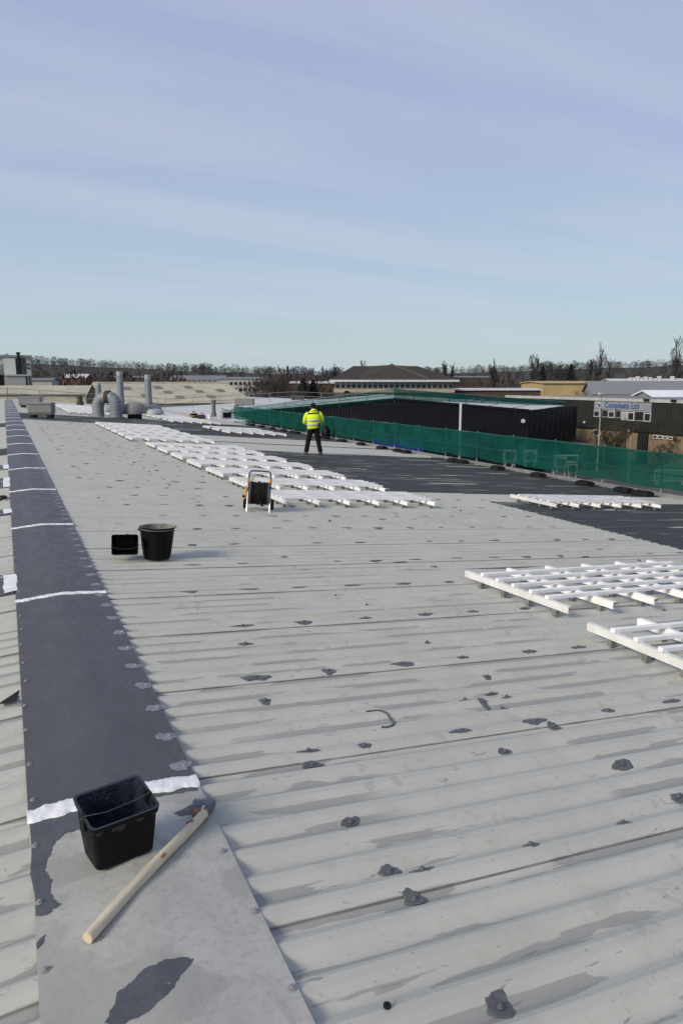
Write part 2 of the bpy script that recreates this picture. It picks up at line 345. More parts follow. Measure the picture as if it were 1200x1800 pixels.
def blob(b, cx, cy, rx, ry, seed, zfun, off, nr=4, ns=18, rough=0.35, rot=0.0):
    rg = random.Random(seed); ph = [rg.uniform(0, 6.28) for _ in range(5)]
    vs = [(cx, cy, zfun(cx, cy) + off)]; fs = []
    for j in range(1, nr + 1):
        for i in range(ns):
            q = 2 * math.pi * i / ns
            w = 1 + rough * (0.5 * math.sin(2*q + ph[0]) + 0.45 * math.sin(3*q + ph[1]) + 0.35 * math.sin(5*q + ph[2]) + 0.3 * math.sin(8*q + ph[3])) + rg.uniform(-.06, .06)
            r = j / nr * max(0.25, w); a, c_ = rx * r * math.cos(q), ry * r * math.sin(q)
            x = cx + a * math.cos(rot) - c_ * math.sin(rot); y = cy + a * math.sin(rot) + c_ * math.cos(rot)
            vs.append((x, y, zfun(x, y) + off * (1.0 if j < nr else 0.62)))
    for i in range(ns):
        fs.append((0, 1 + i, 1 + (i + 1) % ns))
        for j in range(nr - 1):
            a = 1 + j * ns; fs.append((a + i, a + ns + i, a + ns + (i + 1) % ns, a + (i + 1) % ns))
    b.add(vs, fs)
for k in range(len(JT) - 1):
    ya, yb = JT[k], JT[k + 1]
    near = k < 3
    b = MB(); nx, ny = (14, 40) if near else (6, 8); rows = []
    for j in range(ny + 1):
        y = ya + (yb - ya) * j / ny; row = []
        for i in range(nx + 1):
            x = XL + (XRT - XL) * i / nx
            z = flash_z(x) + (0.0022 * noise.noise(Vector((x * 3.5, y * 1.3, 1.7))) + 0.0012 * noise.noise(Vector((x * 9, y * 5, 4))))
            row.append((x, y - (0.0 if j else 0.0), z + 0.0035 * (1 - j / ny)))
        row = [(XL - 0.001, y, row[0][2] - 0.012)] + row + [(XRT + 0.001, y, row[-1][2] - 0.012)]; rows.append(row)
    b.loft(rows, cap=False, closed=False); b.f = [tuple(reversed(f)) for f in b.f]
    fl = b.build('ridge_flashing', M_FLASH_L if k == 0 else M_FLASH_D, bld, smooth=30)
    if k == 0: fl['label'] = 'bare pale grey ridge flashing panel not yet coated'
    if k < 12:                                            # fixings along both edges
        s0 = math.ceil((ya - 2.08) / (1/3)); y = 2.08 + s0 / 3
        while y < yb - 0.02:
            for x, jx in ((0.622, 0.008), (-0.012, 0.01)):
                xx = x + random.uniform(-jx, jx); yy = y + random.uniform(-.02, .02)
                if yy - ya < 0.05 and k: continue
                link_copy(ME_SCREW, 'screw', fl, (xx, yy, flash_z(xx) + 0.003), (random.uniform(-.1,.1), random.uniform(-.1,.1) + (0.08 if x > 0.3 else -0.08), random.uniform(0, 1)))
                if x > 0.3 and 0 < k < 6:
                    h = MB(); blob(h, xx - 0.018, yy, 0.048, 0.045, int(yy * 100), lambda x, y: flash_surf(min(x, XRT - 0.002), y), 0.0016, 2, 16, 0.25); h.build('paint_halo', M_HALO, fl)
            y += 1 / 3
    if k > 0:                                             # sealed joint
        w = 0.052 if k == 1 else random.uniform(0.022, 0.032)
        b = MB(); rows = []; n = 90 if k < 4 else 46
        for i in range(n + 1):
            x = XL - 0.006 + (XRT - XL + 0.008) * i / n; q = Vector((x * 14, ya * 3, 0))
            y0 = ya - w * (1 + 0.30 * noise.noise(q) + 0.22 * noise.noise(q * 3.1)) - (0.004 * math.sin(x * 40)); y1 = ya + w * (0.95 + 0.30 * noise.noise(q + Vector((5, 3, 1))) + 0.25 * noise.noise(q * 3.7 + Vector((1, 8, 0))))
            z = flash_z(x)
            yc = lambda t: y0 + (y1 - y0) * t
            hgt = lambda t: 0.006 + 0.004 + 0.006 * (0.5 + noise.noise(Vector((x * 26, t * 5 + ya, 2)))) * math.sin(math.pi * (0.1 + 0.8 * t))
            rows.append([(x, yc(0), z + 0.001)] + [(x, yc(t), z + hgt(t)) for t in (0.12, 0.35, 0.6, 0.88)] + [(x, yc(1), z + 0.003)])
        b.loft(rows, cap=False, closed=False); b.build('sealant_strip', M_SEAL, fl, smooth='all')
def patch(parent, name, pts, zfun, off, m, jit=0.006, sub=6, seed=1):
    """a flat irregular film of paint with a ragged outline"""
    rg = random.Random(seed); P = []
    for i, a in enumerate(pts):
        c_ = pts[(i + 1) % len(pts)]
        for s in range(sub): 
            t = s / sub; P.append((a[0] + (c_[0] - a[0]) * t + rg.uniform(-jit, jit), a[1] + (c_[1] - a[1]) * t + rg.uniform(-jit, jit)))
    bm = bmesh.new(); vs = [bm.verts.new((x, y, zfun(x, y) + off)) for x, y in P]; f = bm.faces.new(vs); bmesh.ops.triangulate(bm, faces=[f])
    for _ in range(1):
        bmesh.ops.subdivide_edges(bm, edges=[e for e in bm.edges if e.calc_length() > 0.06], cuts=2)
    for v in bm.verts: v.co.z = zfun(v.co.x, v.co.y) + off
    bmesh.ops.triangulate(bm, faces=bm.faces[:])
    bmesh.ops.recalc_face_normals(bm, faces=bm.faces[:])
    me = bpy.data.meshes.new(name); bm.to_mesh(me); bm.free(); me.materials.append(m)
    if me.polygons and sum(p.normal.z for p in me.polygons) < 0: me.flip_normals()
    o = bpy.data.objects.new(name, me); col.objects.link(o); o.parent = parent; return o
FZ = lambda x, y: flash_surf(x, y)
patch(bld, 'paint_patch', [(0.125,1.819),(0.15,1.86),(0.166,1.903),(0.21,1.925),(0.25,1.95),(0.313,1.961),(0.36,1.95),(0.391,1.933),(0.36,1.90),(0.326,1.863),(0.28,1.82),(0.219,1.796),(0.17,1.79),(0.14,1.80)], FZ, 0.0016, M_SLATE, 0.004, 4, 3)
patch(bld, 'paint_patch', [(-0.033,2.92),(-0.034,2.354),(0.0,2.34),(0.045,2.362),(0.02,2.43),(0.03,2.50),(0.01,2.56),(0.025,2.64),(0.05,2.72),(0.10,2.77),(0.16,2.76),(0.30,2.84),(0.45,2.865),(0.55,2.87),(0.63,2.87),(0.63,2.92)], FZ, 0.0016, M_SLATE, 0.006, 5, 5)
patch(bld, 'paint_patch', [(0.50,2.72),(0.56,2.76),(0.62,2.78),(0.625,2.735),(0.57,2.70),(0.52,2.69)], FZ, 0.0016, M_SLATE, 0.005, 4, 8)
patch(bld, 'paint_patch', [(-0.032,2.22),(-0.005,2.25),(-0.01,2.22),(-0.032,2.19)], FZ, 0.0016, M_SLATE, 0.003, 3, 9)
# the left slope: slate strips running down from the ridge, ends taped white
LZ = lambda x, y: -SLOPE * abs(x - XR) + 0.004
for ya, yb in ((6.45, 7.15), (10.5, 10.95), (13.2, 14.6), (16.0, 16.9)):
    b = MB(); z0, z1 = LZ(-0.05, 0), LZ(-3, 0)
    b.add([(-0.045, ya, z0), (-0.045, yb, z0), (-3, yb, z1), (-3, ya, z1), (-0.045, ya, z0 - .03), (-0.045, yb, z0 - .03), (-3, yb, z1 - .03), (-3, ya, z1 - .03)], [(0,1,2,3), (4,5,1,0), (7,4,0,3), (5,6,2,1)])
    b.build('cover_strip', M_FLASH_D, bld)
    patch(bld, 'sealant_patch', [(-0.12, ya + .02), (-0.02, ya + .05), (-0.018, yb - .06), (-0.13, yb - .04)], LZ, 0.0055, M_SEAL, 0.008, 6, int(ya))
b = MB(); vsx = [(-0.04, 4.32), (-0.16, 4.17), (-0.055, 4.17)]
patch(bld, 'gap_shade_patch', vsx, lambda x, y: LZ(x, y), 0.004, M_RUBBER, 0.004, 3, 4)  # black film laid on top as the darkness inside a torn gap

M_DAB = mat('slate_dab_paint', (0.10, 0.106, 0.118), 0.6, var=0.35, scale=25, bump=0.3, space='pos')
ME_SCREW2.materials.clear(); ME_SCREW2.materials.append(M_DAB)
# slate dabs over the fixings
dabs = []
rg = random.Random(11)
for x, y, rx, ry in ((1.17,2.15,.052,.036),(1.28,2.10,.058,.025),(1.78,2.10,.05,.026),(2.28,2.11,.045,.026),(2.70,2.19,.05,.03),(1.18,1.985,.05,.045),(1.17,2.49,.052,.033),(2.69,2.52,.075,.04),(1.18,1.49,.055,.05),(2.75,2.12,.06,.03),
                     (1.20,2.98,.06,.04),(2.66,3.0,.05,.035),(1.22,3.08,.07,.03),(2.45,3.37,.03,.09),(2.51,3.27,.06,.03),(2.38,3.46,.05,.02),(2.2,2.83,.05,.025)):
    dabs.append((x, y, rx, ry))
for k in range(1, 60):
    ys = k + SEAM
    x = 1.28 + rg.uniform(-.08, .08) + (0.25 if k % 2 else 0)
    if k > 2:
        while x < (LAP if ys < 13 else 7.0):
            if rg.random() < 0.92: dabs.append((x + rg.uniform(-.04, .04), ys + rg.uniform(-.012, .012), rg.uniform(.045, .095), rg.uniform(.022, .036)))
            x += 0.52
    for j in range(5):                                   # purlin fixings
        for f in (0.34, 0.68):
            if rg.random() < (0.42 if k < 30 else 0.35) and k > 2: dabs.append((1.18 + 1.5 * j + rg.uniform(-.04, .04), ys + f + rg.uniform(-.05, .05), rg.uniform(.02, .06), rg.uniform(.012, .03)))
for _ in range(26): dabs.append((rg.uniform(0.9, 8), rg.uniform(3.2, 14), rg.uniform(.02, .09), rg.uniform(.006, .013)))
for x, y, rx, ry in ((5.3,4.2,.32,.035),(5.35,4.05,.30,.04),(6.05,4.3,.25,.03),(5.0,6.55,.55,.02),(6.3,6.62,.4,.018),(4.0,6.6,.3,.02)): dabs.append((x, y, rx, ry))
far = MB(); dabs.sort(key=lambda d: math.hypot(d[0], d[1]) / max(0.02, d[2]))
for i, (x, y, rx, ry) in enumerate(dabs):
    if i < 300:
        b = MB(); k_ = .82 if y < 3.6 else 1.0; blob(b, x, y, rx * k_, ry * k_, i, roof_z, 0.0068 if min((y - SEAM) % 1, 1 - (y - SEAM) % 1) < .1 else 0.0035, 8 if y < 5 else 4, 28 if y < 5 else 12, 0.20); b.build('paint_dab', M_DAB, bld)
        if y < 6: link_copy(ME_SCREW2, 'screw', bld, (x, y, roof_z(x, y) + 0.008))
    else: blob(far, x, y, rx, ry, i, roof_z, 0.0085, 2, 8, 0.35)
kind(far.build('paint_dab', M_DAB, bld), 'stuff')
# curl of dark sealant, dropped rubber washers
b = MB(); pts = [(1.72 + .09 * math.cos(q), 3.33 + .12 * math.sin(q)) for q in [i * 0.32 - 1.9 for i in range(12)]]
b.tube([(x, y, roof_z(x, y) + 0.006) for x, y in pts], 0.005, 5); b.build('sealant_curl', M_SLATE, bld)
for x, y in ((0.86, 1.585),):
    b = MB(); b.lathe([(0.004, .004), (0.011, .004), (0.012, .008), (0.011, .012), (0.004, .012), (0.004, .004)], 14, (0, 0, 0)); o = b.build('rubber_washer', M_RUBBER, None, True)
    o.location = (x, y, roof_z(x, y) - 0.002); tag(o, 'small black rubber washer lying on the near roof sheet', 'washer')

# ---------------------------------------------------------------- white steel support frames
FB = 0.05                                              # underside of the beams above the crests
def frame_proto():
    root = empty('support_frame')
    for i in range(6):                                  # channel beams along the ridge direction
        x = 0.55 * i; b = MB(); z = -SLOPE * x + FB
        sec = [(0, 0), (0.03, 0), (0.03, .005), (.005, .005), (.005, .057), (.042, .057), (.042, .062), (0, .062)]
        sec = [(x + a, z + c_) for a, c_ in sec]
        b.prism(sec, (0, 1.40), 1)
        bo = b.build('beam', M_WHITE_D if i == 0 else M_WHITE, root)
        m = MB()
        for j in range(4):
            yy = 0.15 + j / 3; m = MB(); m.box((x - .012, yy - .022, z - FB - .004), (x + .04, yy + .022, z - .001)); m.build('foot', M_FOOT, bo)
    for j in range(5):                                  # box rails down the slope
        y = 0.22 + 0.22 * j + random.uniform(-.012, .012); b = MB(); L = 2.86 + random.uniform(-.03, .03); ang = Matrix.Rotation(math.atan(SLOPE), 4, 'Y')
        b.box((-0.02, y, 0.0635 + FB), (L, y + 0.042, 0.098 + FB), ang); b.build('rail', M_WHITE, root, bevel=0.004)
    return root
fp = frame_proto()
frames = []
def place(x, y, label, group, rot=0.6):
    o = fp if not frames else copy_tree(fp)
    o.location = (x, y, -SLOPE * (x - XR)); o.rotation_euler = (0, 0, R(rot)); frames.append(o); tag(o, label, 'support frame', group); return o
GA = 'white support frames standing on the roof'
place(4.11, 2.88, 'white steel frame nearest the camera, cut by the right edge of the picture', GA, 1.3)
place(4.25, 4.69, 'large white steel frame in the right foreground, behind the nearest one', GA, 4.6)
ORD = ['first', 'second', 'third', 'fourth', 'fifth', 'sixth', 'seventh', 'eighth', 'ninth', 'tenth']
for k in range(7):
    place(3.96 - .008 * k, 10.84 + 1.85 * k, ('white steel frame directly behind the hose reel, nearest of the middle row' if k == 0 else '%s white steel frame of the middle row, counted back from the hose reel' % ORD[k]), GA)
place(9.40, 10.85, 'lone white steel frame on the slate grey roof, near the green netting at right', GA)
for k in range(6):
    place(3.72, 24.9 + 1.85 * k, '%s white steel frame of the row in front of the big grey ducts' % ORD[k], GA)
for k in range(3): place(9.3, 32.9 + 1.85 * k, '%s of three white steel frames on the slate roof left of the netting corner' % ('nearest', 'middle one', 'farthest')[k], GA)
for k in range(9): place(8.7, 42.5 + 1.85 * k, '%s far white frame to the right of the big ducts, counted from the nearest' % ORD[k], GA)
for k in range(10): place(3.55, 47.5 + 1.85 * k, '%s far white frame to the left of the big ducts, counted from the nearest' % ORD[k], GA)

# ---------------------------------------------------------------- scuttle buckets, round bucket, brush
def scuttle(name, mi):
    b = MB(); w0, d0, w1, d1, H, t = .105, .075, .122, .098, .186, .004
    def ring(w, d, z, r=.022, n=4):
        P = []
        for cx, cy, a in ((w-r, d-r, 0), (-w+r, d-r, 90), (-w+r, -d+r, 180), (w-r, -d+r, 270)):
            for k in range(n + 1): q = R(a + 90 * k / n); P.append(Vector((cx + r * math.cos(q), cy + r * math.sin(q), z)))
        return P
    lip = lambda P, k: [Vector((p.x, p.y, p.z + (0.012 + 0.016 * p.y / d1) * k)) for p in P]
    rs = [ring(w0*.9, d0*.9, 0), ring(w0, d0, .004), ring(w0 + (w1-w0)*.5, d0 + (d1-d0)*.5, H*.5), lip(ring(w1-.004, d1-.004, H-.02), 1), lip(ring(w1+.002, d1+.002, H-.018), 1), lip(ring(w1+.005, d1+.005, H), 1)]
    b.loft(rs, cap=False); b.add(rs[0], [tuple(reversed(range(len(rs[0]))))])
    b.mi = 1
    ri = [lip(ring(w1+.005, d1+.005, H), 1), lip(ring(w1-t, d1-t, H-.001), 1), ring(w0 + (w1-w0)*.5 - t, d0 + (d1-d0)*.5 - t, H*.5), ring(w0-t, d0-t, .008)]
    b.loft(ri, cap=False); b.add(ri[-1], [tuple(range(len(ri[-1])))])
    root = empty(name); b.build('body', [M_BLACK, mi], root, smooth=50)
    for s in (-1, 1):
        e = MB(); e.box((s*(w1-.002)-.006, -.022, H-.05), (s*(w1-.002)+.008, .022, H+.012)); e.build('lug', M_BLACK, root, bevel=.003)
    h = MB(); h.tube([(-w1-.010, 0, H-.012), (-w1-.004, -.02, H+.010), (-.05, -.045, H+.012), (.06, -.040, H+.016), (w1+.004, -.02, H+.014), (w1+.010, 0, H-.010)], .0016, 6); h.build('wire_handle', mat('dull_wire', (.10, .10, .105), .5, .5), root, True)
    return root
M_INK = mat('wet_slate_paint', (0.022, 0.028, 0.042), 0.28, var=0.6, scale=9, bump=0.4)
s1 = scuttle('paint_scuttle', M_INK); s1.location = (0.262, 2.545, flash_z(.27) + .005); s1.rotation_euler = (R(0), R(0), R(13))
tag(s1, 'black rectangular paint scuttle with wire handle standing on the ridge flashing', 'bucket')
for q in ((-.03, .16, .03), (.05, .165, .022), (.10, .17, .018), (-.10, .165, .02)):
    h = MB(); zz = lambda x, z: 0
    n = 14; rg2 = random.Random(int(q[0] * 1000)); P = [Vector((q[0] + q[2] * math.cos(2*math.pi*i/n) * rg2.uniform(.6, 1.2), 0, q[1] + q[2] * .8 * math.sin(2*math.pi*i/n) * rg2.uniform(.5, 1.1))) for i in range(n)]
    P = [Vector((p.x, -(.075 + .023 * p.z / .2) - .002, p.z)) for p in P]
    h.add(P, [tuple(range(n))]); h.build('paint_splash', mat('dried_slate_paint', (0.022, 0.025, 0.03), 0.6, var=.4, scale=40), s1)
s2 = scuttle('paint_scuttle', M_BLACK); s2.location = (1.0, 7.50, roof_z(1.0, 7.39) + .145); s2.rotation_euler = (R(83), R(3), R(-8))
tag(s2, 'small black rectangular tub lying on its side beside the round bucket', 'bucket')
M_CEM = mat('cement_stained_plastic', (0.22, 0.22, 0.205), 0.8, var=0.6, scale=14, bump=.3)
rb = empty('builders_bucket', (1.30, 7.42, 0)); rb.location.z = roof_z(1.3, 7.42 - .08) + .003; rb.location.z = -SLOPE * (1.3 - XR) + .002
b = MB(); b.lathe([(.0001, .012), (.118, .012), (.122, 0), (.128, .002), (.133, .05), (.163, .27), (.1635, .272), (.170, .275), (.172, .30), (.174, .315), (.180, .317), (.181, .324), (.176, .328)], 40)
b.mi = 1; b.lathe([(.176, .328), (.166, .322), (.158, .26), (.130, .03), (.0001, .02)], 40)
b.build('body', [M_BLACK, M_CEM], rb, smooth=50)
for s in (-1, 1):
    e = MB(); a = s; e.prism([(.165, -.035), (.205, -.028), (.212, 0), (.205, .028), (.165, .035)] if s > 0 else [(-.165, .035), (-.205, .028), (-.212, 0), (-.205, -.028), (-.165, -.035)], (.303, .318)); e.build('lug', M_BLACK, rb, bevel=.003)
h = MB(); h.tube([(.20 * math.cos(q) , -.165 * math.sin(q) * .98 - .02, .318 - .012 * math.sin(q)) for q in [math.pi * i / 14 for i in range(15)]], .0028, 6); h.build('wire_handle', M_TUBE, rb, True)
for k in range(12):
    q = 2 * math.pi * k / 12; e = MB(); e.tube([(.134 * math.cos(q), .134 * math.sin(q), .03), (.1635 * math.cos(q), .1635 * math.sin(q), .262)], .004, 5); e.build('rib', M_BLACK, rb)
rb.rotation_euler = (0, R(3), R(20)); tag(rb, 'large round black builder\'s bucket with a wide rim standing on the pale roof', 'bucket')
M_WOOD = mat('pale_wood', (0.60, 0.52, 0.38), 0.65, var=0.28, scale=5, stretch=(1, 8, 8), bump=.15)
br = empty('brush', (0.114, 2.138, 0)); dvec = Vector((0.598 - .114, 2.639 - 2.138, 0)); L = dvec.length; br.rotation_euler = (0, 0, math.atan2(dvec.y, dvec.x)); br.location.z = 0
zA, zB = flash_z(.114) + .022, flash_z(.598) + .032
b = MB(); rgp = random.Random(2); pts = [(L * t, .003 * math.sin(t * 5), zA + (zB - zA) * t + .004 * math.sin(t * 3.1)) for t in [i / 12 for i in range(13)]]
b.tube(pts, [.0185] + [.0195 + .0006 * math.sin(i * 1.7) for i in range(11)] + [.018], 16); b.build('pole', M_WOOD, br, True)
b = MB(); b.lathe([(.0002, 0), (.0175, 0), (.0185, .004)], 14, M=Matrix.Translation((-.003, 0, zA)) @ Matrix.Rotation(R(90), 4, 'Y')); b.build('pole_end', mat('end_grain', (.60, .50, .36), .8, var=.2, scale=40), br)
b = MB(); b.tube([(L * .868, .003, zA + (zB - zA) * .87 + .002), (L * .885, .003, zA + (zB - zA) * .88 + .002)], .0206, 16); b.build('tape', mat('red_tape', (.32, .02, .025), .5), br, True)
b = MB(); b.tube([(L * .55, -.012, zA + .0205), (L * .585, -.012, zA + .0215)], [.006, .007], 8, flat=.4); b.build('wood_knot', mat('knot', (.20, .10, .035), .7), br, True)
b = MB(); b.tube([(L * .985, .0, zB + .0), (L * 1.0, .004, zB + .024), (L * .985, -.008, zB + .04)], .0035, 6); b.build('nail', M_SEAL, br)
b = MB(); M2 = Matrix.Translation((L * .985, .012, zB - .014)) @ Matrix.Rotation(R(20), 4, 'Z')
b.box((0, -.03, -.012), (.05, .03, .018), M2); b.build('brush_stock', mat('brown_wood', (.24, .11, .035), .6), br, bevel=.006)
b = MB()
for i in range(170):
    a, c_ = rgp.uniform(-.034, .034), rgp.uniform(-.012, .02)
    p0 = M2 @ Vector((.045, a * .85, c_)); p1 = M2 @ Vector((.075, a * 1.1, c_ * 1.1)); p2 = M2 @ Vector((.105 + rgp.uniform(-.01, .008), a * 1.3 + rgp.uniform(-.006, .006), c_ * 1.2 - .006)); b.tube([p0, p1, p2], [.0042, .005, .002], 4)
b.loft([[M2 @ Vector((x, a * w_, c_ * h_ + .003)) for a, c_ in ((-1, -1), (-.4, -1.15), (.4, -1.15), (1, -1), (1.1, 0), (1, 1), (.4, 1.15), (-.4, 1.15), (-1, 1), (-1.1, 0))] for x, w_, h_ in ((.04, .030, .014), (.06, .036, .019), (.085, .042, .02), (.098, .043, .014))]); b.build('bristles', mat('bristles_in_slate_paint', (.115, .135, .165), .55, var=.4, scale=60), br)
tag(br, 'wooden pole brush with slate paint on its bristles lying across the flashing', 'brush')

# ---------------------------------------------------------------- hose reel
M_YEL = mat('yellow_plastic', (.55, .26, .015), .45, var=.15, scale=10)
M_GREYP = mat('grey_frame', (.085, .09, .105), .45, .2, var=.2, scale=10)
M_HOSE = mat('brown_black_hose', (.012, .0095, .008), .6, var=.5, scale=30, spec=.2)
hr = empty('hose_reel', (3.40, 10.58, 0)); hr.rotation_euler = (0, R(4.5), R(-19)); hr.location.z = -SLOPE * (3.40 - XR) + .003
W = .165
b = MB()
b.tube([(-W, .02, .10), (-W, .03, .34), (-W, .05, .52), (-W * .96, .055, .565), (-W * .8, .06, .592), (0, .06, .597), (W * .8, .06, .592), (W * .96, .055, .565), (W, .05, .52), (W, .03, .34), (W, .02, .10)], .0135, 10); b.build('handle', M_GREYP, hr, True)
for s in (-1, 1):
    b = MB(); b.tube([(s * W, .02, .32), (s * (W + .005), -.10, .16), (s * (W + .005), -.16, .0)], .010, 8); b.build('front_leg', mat('pale_steel_tube', (.5, .51, .52), .35, .5), hr, True)
    b = MB(); b.lathe([(.03, -.012), (.165, -.012), (.175, -.006), (.175, .006), (.165, .012), (.03, .012), (.03, -.012)], 28, M=Matrix.Translation((s * (W - .028), -.01, .265)) @ Matrix.Rotation(R(90), 4, 'Y')); b.build('reel_flange', M_GREYP, hr, smooth=40)
    wv = b = MB(); Mw = Matrix.Translation((s * (W + .045), .10, .083)) @ Matrix.Rotation(R(90), 4, 'Y')
    b.lathe([(.045, -.022), (.070, -.024), (.081, -.015), (.083, 0), (.081, .015), (.070, .024), (.045, .022), (.045, -.022)], 24, M=Mw); wh = b.build('wheel', M_RUBBER, hr, smooth=40)
    b = MB(); b.lathe([(.0002, -.012), (.046, -.014), (.046, .014), (.0002, .012)], 18, M=Mw); b.build('rim', M_BLACK, wh)
    b = MB(); b.box((s * W - .022, .005, .42), (s * W + .022, .065, .475)); b.build('clamp', M_YEL, hr, bevel=.008)
b = MB(); b.tube([(-W - .05, .10, .083), (W + .05, .10, .083)], .008, 8); b.build('axle', M_TUBE, hr)
b = MB(); b.tube([(-W, .02, .12), (W, .02, .12)], .009, 8); b.build('cross_bar', M_GREYP, hr)
b = MB(); b.prism([(-.03, .16), (.05, .16), (.07, .22), (.055, .36), (-.02, .36), (-.045, .24)], (-W - .055, -W - .022), 0); b.build('gear_cover', M_YEL, hr, bevel=.008)
b = MB(); b.box((-W - .085, -.05, .19), (-W - .05, .0, .225)); b.build('crank_grip', M_BLACK, hr, bevel=.008)
b = MB(); b.box((-W + .03, .02, .45), (-W + .075, .06, .51)); b.build('tap_connector', mat('pale_green_plastic', (.45, .50, .40), .4), hr, bevel=.008)
b = MB(); b.tube([(-W + .03, -.01, .265), (W - .03, -.01, .265)], .05, 16); b.build('drum', M_BLACK, hr, True)
b = MB(); rgh = random.Random(5)
for lay in range(3):
    for i in range(11):
        x = -W + .052 + (2 * W - .104) * i / 10 + rgh.uniform(-.004, .004); rr = .105 + .028 * lay + rgh.uniform(-.008, .010); tl = rgh.uniform(-.07, .07)
        b.tube([(x + tl * .12 * math.cos(q), -.01 + rr * math.cos(q), .265 + rr * math.sin(q) * (1.0 + .02 * rgh.random())) for q in [2 * math.pi * k / 22 for k in range(23)]], .0125, 6)
b.tube([(.02, -.17, .20), (.03, -.19, .14), (.05, -.16, .10), (.07, -.12, .13), (.08, -.10, .20)], .0125, 6)
b.build('hose', M_HOSE, hr, True)
tag(hr, 'hose reel cart with yellow clamps and dark coiled hose in front of the white frames', 'hose reel')

